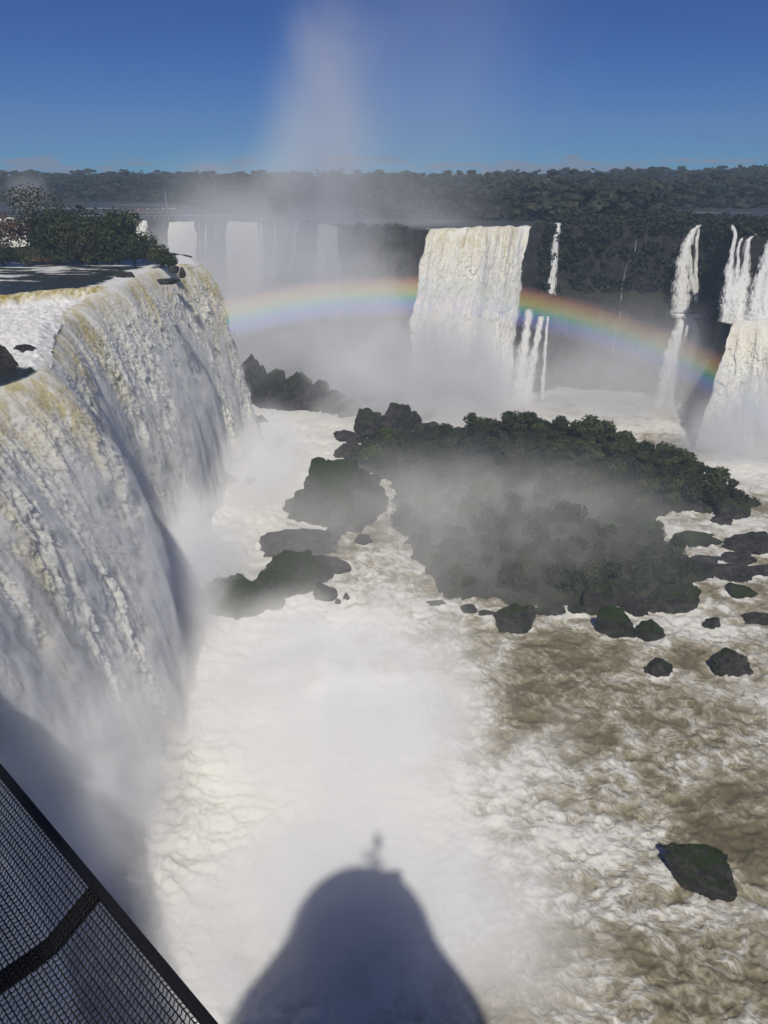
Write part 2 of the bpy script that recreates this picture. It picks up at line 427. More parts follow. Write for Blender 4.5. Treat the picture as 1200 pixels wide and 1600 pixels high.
# ------------------------------------------------------------------ falling water
shell_out = []
def curtain(name, lip, base, nu, nv, seed, amp=1.0, tint=1.0, mat=None, lam=1.0, power=2.0, rag=0.0, shell=None):
    """Sheet of falling water from a lip curve to a base curve, thrown out in a parabola and broken into billows."""
    L = catmull(lip, nu); B = catmull(base, nu)
    tau = np.linspace(0, 1, nv)
    if rag:      # broken lip
        q = np.linspace(0, 1, nu) * np.linalg.norm(L[-1] - L[0])
        L[:, 2] += rag * .7 * (fbm(q / 4, 0 * q, seed + 2, 3)); L[:, 1] += rag * 2.2 * fbm(q / 5, 0 * q, seed + 6, 3)
    h = tau[None, :, None]
    P = L[:, None, :] * (1 - h) + B[:, None, :] * h
    P[..., 2] = L[:, None, 2] - (L[:, None, 2] - B[:, None, 2]) * tau[None, :] ** power
    du = np.gradient(P, axis=0); dv = np.gradient(P, axis=1)
    N = np.cross(dv, du); N /= np.linalg.norm(N, axis=2)[..., None] + 1e-9
    s = np.concatenate([[0], np.cumsum(np.linalg.norm(np.diff(0.5 * (L + B), axis=0), axis=1))])[:, None] + 0 * tau[None]
    f = np.cumsum(np.linalg.norm(np.concatenate([0 * dv[:, :1], np.diff(P, axis=1)], 1), axis=2), axis=1)
    s = s / lam; f = f / lam
    sw = s + 1.2 * fbm(s / 6, f / 14, seed + 3.3, 3)
    col = fbm(sw / 6.5, f / 60, seed, 2)                              # broad columns of water
    col2 = 1 - 2.4 * billow(sw / 3.1, f / 34, seed + 5, 2)
    def tongues(ls, lf, sd):
        # falling fronts: each column swells slowly and ends in a scalloped lower edge
        ph = f / lf + 2.6 * fbm(sw / ls, f / (lf * 5), sd, 2) + .55 * noise(sw / (ls * .32), f / (lf * .6), sd + 2.2)
        fr = ph - np.floor(ph)
        return fr ** 1.6 * sstep(1.0, .86, fr)
    tg = tongues(3.4, 10.0, seed + 9); tg2 = tongues(1.5, 4.2, seed + 31)
    mid = 1 - 2.5 * billow(sw / 1.5, f / 3.0, seed + 12, 2, .55)
    puff = 1 - 2.6 * billow(sw / .62, f / .95, seed + 14, 2, .6)
    clot = 1 - 2.4 * billow(sw / 1.25, f / 2.0, seed + 18, 3, .62); grit = noise(sw / .24, f / .30, seed + 23)
    thread = fbm(sw / .42, f / 4.5, seed + 15, 3, .6)
    k = sstep(.02, .35, tau)[None]; k2 = sstep(.10, .55, tau)[None]; kb = sstep(.15, .8, tau)[None]
    big = k * (2.7 * col + .62 * col2)
    if rag:      # frayed sides
        e = np.linspace(-1, 1, nu)[:, None]; ff = f * lam
        P[..., 0] += rag * np.abs(e) ** 6 * (1.6 * fbm(ff / 9, 0 * ff + np.sign(e) * 3, seed + 50, 3) + .35 * np.sign(e) * billow(ff / 3.5, 0 * ff, seed + 55, 3)) * 1.5
    if shell:
        outer = P + N * (amp * lam * (big + .35 + 2.3 * kb * k2))[..., None]; inner = P + N * (amp * lam * (big - .8))[..., None]
        a_, b_ = max(1, nu // 140), max(1, nv // 60)
        outer = outer[::a_, ::b_]; inner = inner[::a_, ::b_]; mu, mv = outer.shape[:2]; n_ = mu * mv
        gf = grid_faces(mu, mv)
        ring = [i * mv for i in range(mu)] + [(mu - 1) * mv + j for j in range(1, mv)] + [i * mv + mv - 1 for i in range(mu - 2, -1, -1)] + [j for j in range(mv - 2, 0, -1)]
        side = [(ring[i], ring[(i + 1) % len(ring)], ring[(i + 1) % len(ring)] + n_, ring[i] + n_) for i in range(len(ring))]
        shell_out.append((np.vstack([outer.reshape(-1, 3), inner.reshape(-1, 3)]), np.vstack([gf[:, ::-1], gf + n_, np.array(side)])))
    d = amp * lam * (big + k2 * (.85 * tg + .40 * tg2 + .16 * mid) + (.16 + .84 * sstep(.08, .5, tau)[None]) * (.26 * puff + .30 * clot + .07 * grit) + (1 - .8 * kb) * (.15 + .85 * k) * .24 * thread)
    P = P + N * d[..., None]
    P[..., 2] -= k2 * lam * amp * (.8 * tg + .3 * tg2)
    t_ = tint * np.clip(1.5 * sstep(.50, .12, tau)[None] * (.65 + 1.5 * fbm(s / 9, f / 30, seed + 21, 2)) + .55 * sstep(-.02, .35, fbm(s / 8, f / 40, seed + 30, 2)) * sstep(0, .3, tau)[None] * sstep(.95, .7, tau)[None] + .22 * sstep(0, .5, -col)[...], 0, 1)
    thin = np.clip(sstep(.10, .35, fbm(s / 5, f / 18, seed + 40, 3)) * .0 + 0 * t_, 0, 1)
    me = mesh_from(name, P, grid_faces(nu, nv), True, {'tint': t_, 'thin': thin}, [mat or M['falls']])
    return link(name, me)

# lip of the great fall on the left: near lobe, recess, far lobe
LIP = [(-24, 6, 52), (-31, 18, 52), (-38, 32, 52), (-45, 47, 52), (-49, 62, 52), (-47.5, 80, 52), (-44.5, 91, 52), (-46, 99, 52), (-50, 109, 52), (-54, 122, 52.4),  # unseen near end is bent right so that it shades the fall's foot
       (-56, 136, 53.4), (-54.5, 148, 54.8), (-53, 160, 55), (-54, 174, 55), (-52, 188, 55), (-48.5, 199, 54.5)]
BASE = [(-12, 10, -1), (-19, 22, -1), (-26, 35, -1), (-33, 48, -1), (-36, 60, -1), (-35.0, 71, -1), (-33, 84, -1), (-33.5, 98, -1), (-39.5, 107, -1), (-45, 120, -1),  # first points follow the lip's added bend, out of view, made for shade
        (-46.5, 136, -1), (-43, 150, -1), (-43, 165, -1), (-44.5, 180, -1), (-42, 197, -1), (-38, 212, -1)]
wf = curtain('waterfall', LIP, BASE, 1500, 520, 2.0, 1.0, shell=True)
tag(wf, 'huge white waterfall curving along the left side, falling past the railing', 'waterfall')

def lip_signed(x, y):
    """distance (metres) outside the left lip, negative = upstream"""
    C = np.vstack([catmull(LIP, 160)[:, :2], [(-51, 208), (-58, 219), (-72, 227), (-100, 233), (-140, 240), (-300, 262)]])
    best = np.full(x.shape, 1e9); sg = np.zeros(x.shape)
    for a, b in zip(C[:-1], C[1:]):
        ab = b - a; L2 = (ab ** 2).sum()
        t = np.clip(((x - a[0]) * ab[0] + (y - a[1]) * ab[1]) / L2, 0, 1)
        dx = x - (a[0] + t * ab[0]); dy = y - (a[1] + t * ab[1]); d = np.hypot(dx, dy)
        side = np.sign(ab[1] * (x - a[0]) - ab[0] * (y - a[1]))
        m = d < best; best = np.where(m, d, best); sg = np.where(m, side, sg)
    return best * sg

def step_line(x):     # plan line where the upper river drops onto the apron
    return 137 + 14 * sstep(-76, -54, x) + 1.6 * noise(x / 5, 3.1, .5) - 1.0 * sstep(-90, -120, x)
def upper_river():
    xs = np.concatenate([np.linspace(-260, -112, 60)[:-1], np.linspace(-112, -20, 380)])
    ys = np.concatenate([np.linspace(-30, 78, 90)[:-1], np.linspace(78, 222, 480), np.linspace(222, 330, 50)[1:]])
    X, Y = np.meshgrid(xs, ys, indexing='ij')
    D = lip_signed(X, Y)
    st = Y - step_line(X)                          # >0 upstream of the step
    wall = sstep(-7.5, 0.3, st)
    Z = 52 + 3 * wall
    rough = sstep(2, -3, st) * sstep(94, 106, Y + .45 * (X + 60))
    bil = 1 - 2.4 * billow(X / 2.0, Y / 3.2, .3, 4, .6)
    Z += rough * (.8 * bil + .55 * fbm(X / .6, Y / .6, 4, 3)) + .14 * fbm(X / 2.5, Y / 1.2, 1.7, 4)
    Z += .8 * rough * sstep(-2, -9, st) * sstep(100, 118, Y)
    Z -= np.clip(D + .8, 0, 20) * .55
    foam = np.clip(rough * 1.1 + .32 * sstep(160, 175, Y) * sstep(205, 190, Y) * (.2 + fbm(X / 14, Y / 5, 8, 2) * 2.4) + .5 * sstep(.6, -.5, st) * sstep(-9, -1, st), 0, 1.2)
    foam += 1.0 * sstep(-7, -1.5, D) * sstep(140, 158, Y)
    foam -= .5 * sstep(104, 90, Y)
    foam += .55 * sstep(146, 156, Y) * sstep(-.15, .25, fbm(X / 16, Y / 3.5, 5.2, 3)) * sstep(-60, -80, X)
    F = grid_faces(len(xs), len(ys))
    Df = D.ravel()[F].min(axis=1)
    tint = np.clip(sstep(-5.5, -1, st) * sstep(.8, -.4, st) * 1.3, 0, 1)
    return xs, ys, X, Y, Z, D, foam, tint, F[Df < .9], st
xs, ys, X, Y, Z, D, foam, tint, F, st = upper_river()
def mat_apron():
    t = NT('river_lip_water'); p = t.pos(); foam = t.attr('foam'); tint = t.attr('tint')
    w = t.vmath('ADD', p, t.vmath('MULTIPLY', t.vmath('SUBTRACT', t.noise(p, .15, 3, .5, 0, col=True), (.5, .5, .5)), (6, 6, 0)))
    n = t.noise(t.mapping(w, (.4, 1, 1)), .5, 6, .66, .4)
    m = t.sstep(t.math('ADD', n, t.math('MULTIPLY', foam, .6)), .64, .86)
    c = t.mix(m, (.030, .038, .034), (.84, .83, .79))
    stn = t.noise(t.mapping(p, (1, .15, 1)), 1.0, 5, .65, .3)
    yc = t.mix(t.sstep(stn, .40, .62), (.42, .34, .10), (.78, .73, .54))
    c = t.mix(tint, c, yc)
    t.base(c); t.rough(t.math('ADD', .22, t.math('MULTIPLY', m, .4))); t.spec(.3)
    t.bump(t.noise(t.mapping(w, (.5, 1, 1)), 1.6, 6, .65), .55, .3); return t.m
o = link('upper_river', mesh_from('upper_river', np.stack([X, Y, Z], -1), F, True, {'foam': foam, 'tint': tint}, [mat_apron()]))
tag(o, kind='structure')

# ------------------------------------------------------------------ gorge rim, cliffs, far river
RIM = [(-420, 380), (-260, 352), (-150, 332), (-110, 318), (-95, 312), (-81, 305), (-57, 305), (-34, 303), (-20, 289), (-4, 276), (10, 263), (17, 257), (28, 261.5), (40, 269),
       (52, 277), (58, 285), (64, 292), (75, 290), (90, 285), (104, 282), (116, 278), (119, 264), (112, 249), (107, 241), (105.5, 236.5), (118, 233), (140, 226), (200, 214), (300, 200)]
def cliff():
    nu, nv = 900, 130
    R = lin_curve(RIM, nu); R = np.stack([np.convolve(np.pad(R[:, k], 4, mode='edge'), np.ones(9) / 9, 'valid') for k in range(2)], 1)
    T = np.gradient(R, axis=0); T /= np.linalg.norm(T, axis=1)[:, None]
    Nn = np.stack([T[:, 1], -T[:, 0]], 1)                      # towards the gorge
    v = np.linspace(0, 1, nv)
    has = sstep(48, 62, R[:, 0])[:, None]                     # the mid ledge only exists on the right
    zt = 58.6
    z = np.where(v < .06, zt, zt * (1 - (v - .06) / .94) - 2 * ((v - .06) / .94)) + 0 * R[:, :1]
    out = np.where(v < .06, -(.06 - v) / .06 * 3.5, 2.2 * (v - .06)) + 0 * R[:, :1]
    led = sstep(36, 33.4, z) * has
    out = out + led * 5.2 + 2.4 * sstep(30, 0, z)
    s = np.concatenate([[0], np.cumsum(np.linalg.norm(np.diff(R, axis=0), axis=1))])[:, None]
    rock = 1.5 * fbm(s / 9, z / 12, 1.0, 4) + 1.0 * (1 - 2 * billow(s / 4, z / 14, 3.0, 3)) + .5 * fbm(s / 1.3, z / 1.6, 7.0, 3)
    strata = .7 * np.abs(((z / 7.5 + .3 * noise(s / 20, 0, 2)) % 1) - .5)
    out = out + (rock + strata) * sstep(0.0, .10, v)
    out = out * (1 - .95 * (sstep(100, 106, R[:, :1]) * sstep(274, 268, R[:, 1:]) * sstep(233, 238, R[:, 1:])))
    zz = z + (.8 * fbm(s / 5, 0 * z, 12, 3)) * (v < .08) + .5 * fbm(s / 2, z / 2, 19, 2) * (v > .08)
    P = np.stack([R[:, :1] + Nn[:, :1] * out, R[:, 1:] + Nn[:, 1:] * out, zz], -1)
    return P, Nn, R, link('cliff', mesh_from('cliff', P, grid_faces(nu, nv)[:, ::-1], True, None, [M['cliff']]))
CP_, CN, CR, o = cliff(); tag(o, kind='structure')

def far_river():
    n = 160
    xs = np.linspace(-1500, 1500, n); v = np.linspace(0, 1, 60)
    R = lin_curve(RIM, 1200); rx, ry = R[:, 0], R[:, 1]
    order = np.argsort(rx); y0 = np.interp(xs, rx[order], ry[order])
    xx = xs[:, None] + 0 * v
    # strip follows the rim in arc length, then opens to the whole plateau
    Rr = lin_curve(RIM, n)
    x_far = np.linspace(-1500, 1500, n)
    P = np.zeros((n, 60, 3))
    w = v[None] ** 1.8
    P[..., 0] = Rr[:, :1] * (1 - w) + x_far[:, None] * w
    P[..., 1] = (Rr[:, 1:] + .5) * (1 - w) + 1500 * w
    P[..., 2] = 58.3 - .35 * sstep(.05, 0, v)[None]
    return link('far_river', mesh_from('far_river', P, grid_faces(n, 60), True, None, [M['far']]))
tag(far_river(), kind='structure')

# ------------------------------------------------------------------ lower river
def seg_dist(X, Y, pts):
    best = np.full(X.shape, 1e9)
    for a, b in zip(pts[:-1], pts[1:]):
        a = np.array(a[:2], float); b = np.array(b[:2], float); ab = b - a
        t = np.clip(((X - a[0]) * ab[0] + (Y - a[1]) * ab[1]) / (ab ** 2).sum(), 0, 1)
        best = np.minimum(best, np.hypot(X - a[0] - t * ab[0], Y - a[1] - t * ab[1]))
    return best
# outline of the green island in plan, from where its shore meets the water
ISL = [at(*p)[:2] for p in ((545, 706), (610, 696), (690, 695), (760, 680), (900, 690), (1000, 705), (1100, 745), (1185, 790), (1130, 800), (1040, 800), (1010, 830),
                            (1060, 870), (1120, 900), (1060, 935), (960, 945), (860, 950), (760, 940), (700, 930), (665, 895), (632, 850), (618, 800), (612, 755), (545, 722))]
ISLP = np.array(ISL)
def inside_signed(X, Y, poly):
    n = len(poly); ins = np.zeros(X.shape, bool)
    for i in range(n):
        (x1, y1), (x2, y2) = poly[i], poly[(i + 1) % n]
        c = ((y1 > Y) != (y2 > Y)) & (X < (x2 - x1) * (Y - y1) / (y2 - y1 + 1e-9) + x1)
        ins ^= c
    d = seg_dist(X, Y, list(poly) + [poly[0]])
    return np.where(ins, d, -d)
def river_height(X, Y):
    dL = seg_dist(X, Y, BASE)
    turb = np.clip(1.0 * np.exp(-dL / 16) + .28, 0, 1)
    wx = X + 1.6 * fbm(X / 5, Y / 5, 31.0, 2); wy = Y + 1.6 * fbm(X / 5, Y / 5, 41.0, 2)
    z = 1.3 * turb * fbm(X / 9, Y / 7, .7, 2) + 1.5 * (.35 + .65 * turb) * (.8 - 2.2 * billow(wx / 4.2, wy / 3.0, 2.2, 4, .58))
    z += .30 * fbm(wx / 1.1, wy / .8, 5.5, 3)
    z += 2.2 * np.exp(-dL / 7) * (.6 + 1.3 * fbm(X / 3.5, Y / 3.5, 9.9, 3))
    return z, dL
def lower_river():
    v = np.linspace(0, 1, 760); ys = 26 + 44 * v + 310 * v ** 2.6
    u = np.linspace(-1, 1, 700)
    Y = ys[None] + 0 * u[:, None]
    half = 36 + .62 * ys
    X = u[:, None] * half[None] + .04 * ys[None]
    Z, dL = river_height(X, Y)
    foam = 1.05 * np.exp(-(np.clip(dL - 9, 0, None) / 17) ** 1.2)
    def patch(px, py, rx, ry, amt):
        c = at(px, py); return amt * np.exp(-(((X - c[0]) / rx) ** 2 + ((Y - c[1]) / ry) ** 2))
    foam += patch(470, 1200, 19, 15, .75) + patch(560, 1400, 15, 9, .42) + patch(700, 1300, 12, 9, .38) + patch(850, 1280, 14, 8, .24) + patch(430, 1000, 17, 15, .6)
    foam += patch(450, 700, 18, 34, .9) + patch(620, 950, 10, 9, .3) + patch(1120, 830, 20, 9, .62) + patch(1060, 960, 11, 6, .42) + patch(1170, 1080, 9, 5, .5)
    foam += patch(1130, 985, 10, 5, .4) + patch(1170, 740, 18, 16, .8) + patch(1000, 1330, 6, 5, .35) + patch(1160, 1430, 9, 2.2, .45) + patch(880, 940, 12, 4, .25)
    foam += .55 * sstep(205, 235, Y)
    foam -= patch(1120, 1330, 10, 4.5, .35) + patch(1000, 1510, 16, 5, .22) + patch(1000, 1120, 26, 9, .12) + patch(850, 1060, 10, 7, .25)
    foam += .03
    for rx, ry, rr in ROCK_SPOTS:
        i0, i1 = np.searchsorted(ys, (ry - rr - 7, ry + rr + 7))
        if i1 <= i0: continue
        q = np.hypot(X[:, i0:i1] - rx, (Y[:, i0:i1] - ry) * 1.15) - rr
        foam[:, i0:i1] += .75 * np.exp(-(np.clip(q, 0, None) / 1.1) ** 1.3) * sstep(rr * .0, rr * .5, np.hypot(X[:, i0:i1] - rx, Y[:, i0:i1] - ry)) * (.55 + 1.2 * noise(X[:, i0:i1] / 2, Y[:, i0:i1] / 2, rx))
    crest = np.clip(Z, -1, 1.6)
    return link('lower_river', mesh_from('lower_river', np.stack([X, Y, Z], -1), grid_faces(700, 760), True, {'foam': foam, 'crest': crest}, [M['river']]))
ROCK_SPOTS = []
# river bed and rock wall behind the left fall, so nothing is hollow from another side
def left_wall():
    L = catmull(LIP, 200); B = catmull(BASE, 200)
    n = (B - L)[:, :2]; n /= np.linalg.norm(n, axis=1)[:, None]
    v = np.linspace(0, 1, 40)
    s = np.arange(200)[:, None] * .9
    out = -1.6 + 0 * v[None] + 1.0 * fbm(s / 6, v[None] * 9, 3, 3) - 1.2
    P = np.stack([L[:, :1] + n[:, :1] * out, L[:, 1:2] + n[:, 1:] * out, (L[:, 2:] - 1.3) * (1 - v) - 2 * v], -1)
    return link('river_cliff', mesh_from('river_cliff', P, grid_faces(200, 40)[:, ::-1], True, None, [M['cliff']]))
tag(left_wall(), kind='structure')

# ------------------------------------------------------------------ falls across the gorge
def on_wall(px, py, Y): return tuple(at_y(px, py, Y))
def add_fall(label, lip, base, nu, nv, seed, amp, lam, tint=.6, group=None, power=2.0, shell=None):
    o = curtain('waterfall', lip, base, nu, nv, seed, amp, tint, M['falls'], lam, power, rag=1.0, shell=shell)
    tag(o, label, 'waterfall', group); return o
add_fall('broad cream waterfall pouring off the far cliff behind the green island',
         [(15.5, 256, 59), (22, 258.5, 59.2), (30, 262, 59.3), (40, 268, 59.2), (51.5, 275.5, 58.8)],
         [(6, 240, -1), (16, 241, -1), (27, 244, -1), (36, 250, -1), (43, 258, -1)], 330, 330, 31.0, .8, 1.25, .75, shell=True)

def strand(path, seed, n=60, k=14, thick=.5, mat=None):
    """One thread of falling water following a path of (x, y, z, width)."""
    C = catmull(np.array([p[:3] for p in path]), n); W = np.interp(np.linspace(0, 1, n), np.linspace(0, 1, len(path)), [p[3] for p in path])
    a = np.linspace(-1, 1, k)
    T = np.gradient(C, axis=0); T /= np.linalg.norm(T, axis=1)[:, None]
    side = np.stack([np.ones(n), np.zeros(n), np.zeros(n)], 1)
    f = np.concatenate([[0], np.cumsum(np.linalg.norm(np.diff(C, axis=0), axis=1))])
    wob = 1 + .5 * fbm(f / 4, 0 * f, seed, 3)
    P = C[:, None] + side[:, None] * (a[None, :, None] * (W * wob * .5)[:, None, None])
    P[..., 1] -= (1 - a[None] ** 2) * thick * np.minimum(W, 2.5)[:, None] * .5 + .35 * (1 - 2 * billow(P[..., 0] / .8, f[:, None] / 2.2, seed + 4, 3)) + .1
    P[..., 0] += .5 * fbm(f[:, None] / 5, 0 * P[..., 0], seed + 8, 2)
    e = (1 - np.abs(a)[None] ** 1.5) + .25 + 0 * f[:, None]
    e[:2] = np.linspace(.4, .8, 2)[:, None] * e[:2]
    return P.reshape(-1, 3), grid_faces(n, k), e.ravel()
def strands(label, paths, seed, group=None, faint=0.0):
    """A cascade made of several threads: each thread a part."""
    top = np.array(paths[0][0][:3])
    root = link('waterfall', None, None, tuple(top)); tag(root, label, 'waterfall', group)
    for i, p in enumerate(paths):
        V, F, e = strand(p, seed + 3.7 * i)
        me = mesh_from('strand', V - top, F, True, {'edge': e - faint}, [M['veil']])
        link('strand', me, root)
    return root
def pp(lst): return [(*at_y(px, py, Y), w) for px, py, Y, w in lst]
strands('narrow ribbon fall right of the broad cream waterfall, landing on a ledge',
        [pp([(872, 347, 291, 4), (869, 365, 289, 3.2), (866, 400, 288, 4.2), (860, 450, 286, 5), (857, 488, 284, 6.5)]),
         pp([(836, 489, 278, 3), (858, 489.5, 276, 4), (872, 490, 278, 3)]),
         pp([(846, 491, 272, 3), (838, 530, 269, 4), (826, 590, 265, 7), (818, 645, 258, 9)]),
         pp([(828, 480, 271, 4), (820, 530, 268, 5), (812, 600, 264, 9), (803, 648, 257, 11)]),
         pp([(856, 492, 273, 1.5), (851, 550, 270, 2), (845, 645, 262, 3)])], 3.0)
strands('long broken cascade in white threads down the dark cliff, left of the double falls',
        [pp([(1094, 350, 276, 2.5), (1080, 365, 275, 5), (1070, 390, 273, 7), (1066, 430, 271, 9), (1064, 488, 268, 10)]),
         pp([(1092, 356, 275.5, 1.5), (1088, 380, 274.5, 2), (1086, 430, 273, 2.5), (1088, 488, 272, 3)]),
         pp([(1076, 385, 273.5, 2), (1078, 420, 272.6, 3), (1086, 460, 272, 3)]),
         pp([(1060, 489, 266, 9), (1074, 497, 264, 12), (1090, 491, 266, 6)]),
         pp([(1072, 492, 264, 9), (1062, 520, 262, 9), (1048, 560, 260, 8), (1032, 620, 256, 8), (1018, 668, 250, 10)]),
         pp([(1084, 500, 263, 4), (1086, 530, 261, 4), (1074, 580, 259, 6), (1062, 650, 254, 8)]),
         pp([(1056, 530, 261, 4), (1052, 580, 259, 7), (1042, 655, 254, 8)])], 14.0)
strands('hair-thin trickle down the overgrown cliff between two cascades',
        [pp([(996, 362, 280, .35), (990, 395, 279, .45), (978, 420, 278, .6), (971, 450, 277, .6), (968, 495, 276, .8)]),
         pp([(962, 500, 273, .8), (956, 560, 272, 1.2), (948, 630, 270, 1.6)])], 25.0, None, .5)
strands('small twin jets tumbling over the top ledge at the right edge of the photo',
        [pp([(1143, 350, 237, 1.6), (1147, 372, 236, 2.0), (1142, 400, 235, 4), (1138, 440, 233, 6), (1138, 502, 229, 9)]),
         pp([(1182, 365, 236, 2), (1168, 378, 235, 3), (1163, 420, 234, 6), (1158, 455, 232, 7), (1157, 506, 227.5, 11)]),
         pp([(1160, 370, 236, 1.2), (1154, 385, 235, 2), (1150, 440, 233, 6), (1148, 504, 228.5, 9)])], 37.0)
strands('slanting white fall cut off by the right edge of the photo',
        [pp([(1204, 372, 232, 3), (1194, 410, 231, 5), (1184, 450, 229, 6), (1178, 506, 225, 10)]),
         pp([(1214, 370, 232, 4), (1206, 420, 231, 7), (1196, 460, 229, 8), (1194, 506, 224, 11)])], 44.0)
l0, l1, l2 = at_y(1150, 503, 222), at_y(1185, 500, 221), at_y(1225, 499, 219)
add_fall('lower step of the right-hand falls exploding into spray above the basin',
         [tuple(l0), tuple(l1), tuple(l2), tuple(at_y(1275, 498, 217))],
         [(95, 212, -1), (106, 205, -1), (120, 201, -1), (136, 198, -1)], 260, 260, 52.0, 1.3, 1.1, .3, power=1.5, shell=True)
# falls at the head of the gorge, half lost in mist
add_fall('white fall beside the walkway at the head of the gorge', [(-82.5, 304.5, 58.6), (-78, 303.5, 58.8), (-72.5, 303.5, 58.6)], [(-83, 297, -1), (-77, 296, -1), (-71, 296, -1)], 150, 200, 61, .85, 1.1, .25)
add_fall('pale double fall in the mist at the head of the gorge', [(-60, 303.5, 58.6), (-55, 303, 58.8), (-48.5, 302.5, 58.6)], [(-61, 296, -1), (-54, 295, -1), (-46, 295, -1)], 150, 200, 67, .85, 1.1, .2)
add_fall('faint fall almost hidden by the rising spray column', [(-23.5, 290.5, 58.6), (-21, 288.5, 58.7), (-17.5, 286, 58.6)], [(-26, 283, -1), (-21, 281, -1), (-14, 278, -1)], 150, 200, 71, .85, 1.1, .2)
add_fall('short fall at the far left seen past the trees on the ledge', [(-98, 311.8, 58.6), (-95, 310.8, 58.8), (-92.5, 309.8, 58.6)], [(-99, 304, -1), (-95, 303, -1), (-91, 302, -1)], 150, 200, 76, .85, 1.1, .2)
add_fall('bright wide fall seen through the open-crowned tree at the far left', [(-186, 338.4, 58.6), (-167, 335, 58.8), (-149, 331.6, 58.6)], [(-187, 330, -1), (-167, 327, -1), (-147, 323, -1)], 150, 200, 88, .85, 1.1, .2)
strands('faint curtain of threads right of the walkway fall', [pp([(304, 345, 303, 1.5), (305, 420, 301, 2.5)]), pp([(312, 346, 303, 1), (313, 430, 301, 1.8)]), pp([(322, 347, 303, 1.5), (322, 420, 301, 3)]), pp([(338, 348, 303, 1), (338, 425, 301, 1.6)])], 95.0, None, .35)
strands('wispy thread of water between the misty falls', [pp([(408, 347, 303, 1.5), (410, 430, 300, 3)]), pp([(430, 348, 303, 1.2), (428, 440, 299, 2.4)]), pp([(466, 342, 302, 2), (460, 380, 300, 3), (452, 440, 298, 5)])], 81.0)
strands('thin trickle left of the broad cream waterfall', [pp([(668, 352, 262, 1.0), (665, 380, 261, 1.5), (672, 420, 260, 2)])], 85.0, None, .4)

# ------------------------------------------------------------------ rocks
def rock_mesh(name, seed, sx, sy, sz, mat, sub=4, flat=0.0, rough=1.0):  # sub: ico subdivisions
    V, F = ico(sub)
    V = V.copy()
    q = np.sign(V) * np.abs(V) ** (1 - .35 * flat)
    n1 = fbm(V[:, 0] * 1.1 + seed, V[:, 1] * 1.1, V[:, 2] * 1.1 + seed * .3, 4)
    n2 = 1 - 2 * billow(V[:, 0] * 2.1 + seed, V[:, 1] * 2.1, V[:, 2] * 2.1, 3)
    n3 = fbm(V[:, 0] * 6 + seed, V[:, 1] * 6, V[:, 2] * 6, 3)
    r = 1 + rough * (.75 * n1 + .20 * n2 + .16 * n3)
    # facets: clip against a few random planes
    P = q * r[:, None]
    rs = np.random.default_rng(int(seed * 100) % 99991)
    for _ in range(12):
        d = rs.normal(size=3); d[2] = d[2] * .7 + .15; d /= np.linalg.norm(d); lim = rs.uniform(.62, .95)
        ex = P @ d - lim; P = P - np.where(ex > 0, ex * .85, 0)[:, None] * d
    P = P * (1 + .20 * fbm(P[:, 0] * 2.6 + seed, P[:, 1] * 2.6, P[:, 2] * 4, 4, .5) + .07 * (1 - 2.4 * billow(P[:, 0] * 4, P[:, 1] * 4, P[:, 2] * 8 + seed, 3)))[:, None]
    P *= np.array((sx, sy, sz))
    return mesh_from(name, P, F, True, None, [mat])
NROCK = [0]
def rock(px, py, wpx, hpx, mat, label, group=None, depth=.75, rot=0.0, z=0.0, flat=.3, lift=.0, name='boulder', seed=None):
    c = at(px, py, z); m = m_per_px(c)
    w = wpx * m / 2; h = hpx * m / max(.45, math.cos(math.atan2(CAM_Z - z, c[1])))
    NROCK[0] += 1; sd = seed if seed is not None else NROCK[0] * 3.17
    me = rock_mesh(name, sd, w * 1.08, w * depth, h * .74, mat, 5 if wpx > 55 else 4 if wpx > 20 else 3, flat)
    o = link(name, me, None, (c[0], c[1] + w * depth * .6, z + h * (.08 + lift))); o.rotation_euler.z = rot
    tag(o, label, 'boulder', group)
    if z == 0: ROCK_SPOTS.append((c[0], c[1] + w * depth * .6, w * (.55 + .45 * depth)))
    return o
rock(455, 925, 118, 58, M['greenrock'], 'long mossy boulder, high end of the pair in the white foam', rot=.35, depth=.6, flat=.9)
rock(380, 962, 112, 48, M['greenrock'], 'low rounded mossy boulder nearest the plunge of the left fall', rot=.1, depth=.7)
rock(530, 822, 126, 82, M['greenrock'], 'tallest green-topped boulder on the left shore of the island', depth=.8)
rock(462, 868, 122, 50, M['rock'], 'grey ridge-backed boulder standing in foam above the mossy pair', depth=.5)
rock(511, 941, 33, 27, M['rock'], 'square dark boulder right beside the long mossy boulder', depth=.8, flat=.9)
rock(527, 946, 11, 11, M['rock'], 'tiny dark rock, left of two in the swirling foam')
rock(541, 940, 11, 14, M['rock'], 'tiny upright rock, right of two in the swirling foam')
rock(528, 897, 46, 24, M['rock'], 'low grey boulder behind the square dark one')
rock(524, 840, 32, 18, M['rock'], 'small dark boulder wedged against the ridge-backed one')
rock(567, 852, 26, 16, M['rock'], 'small dark boulder below a white spill by the island')
rock(347, 760, 42, 24, M['rock'], 'dark boulder at the foot of the left fall', depth=.8)
rock(392, 760, 24, 11, M['rock'], 'small half-sunk rock just right of the boulder at the foot of the left fall')
rock(404, 662, 20, 13, M['rock'], 'small rock at the far edge of the left fall')
rock(461, 641, 36, 15, M['rock'], 'low dark rock in the white channel below the far ridge')
CH = 'rock ridge across the far channel'
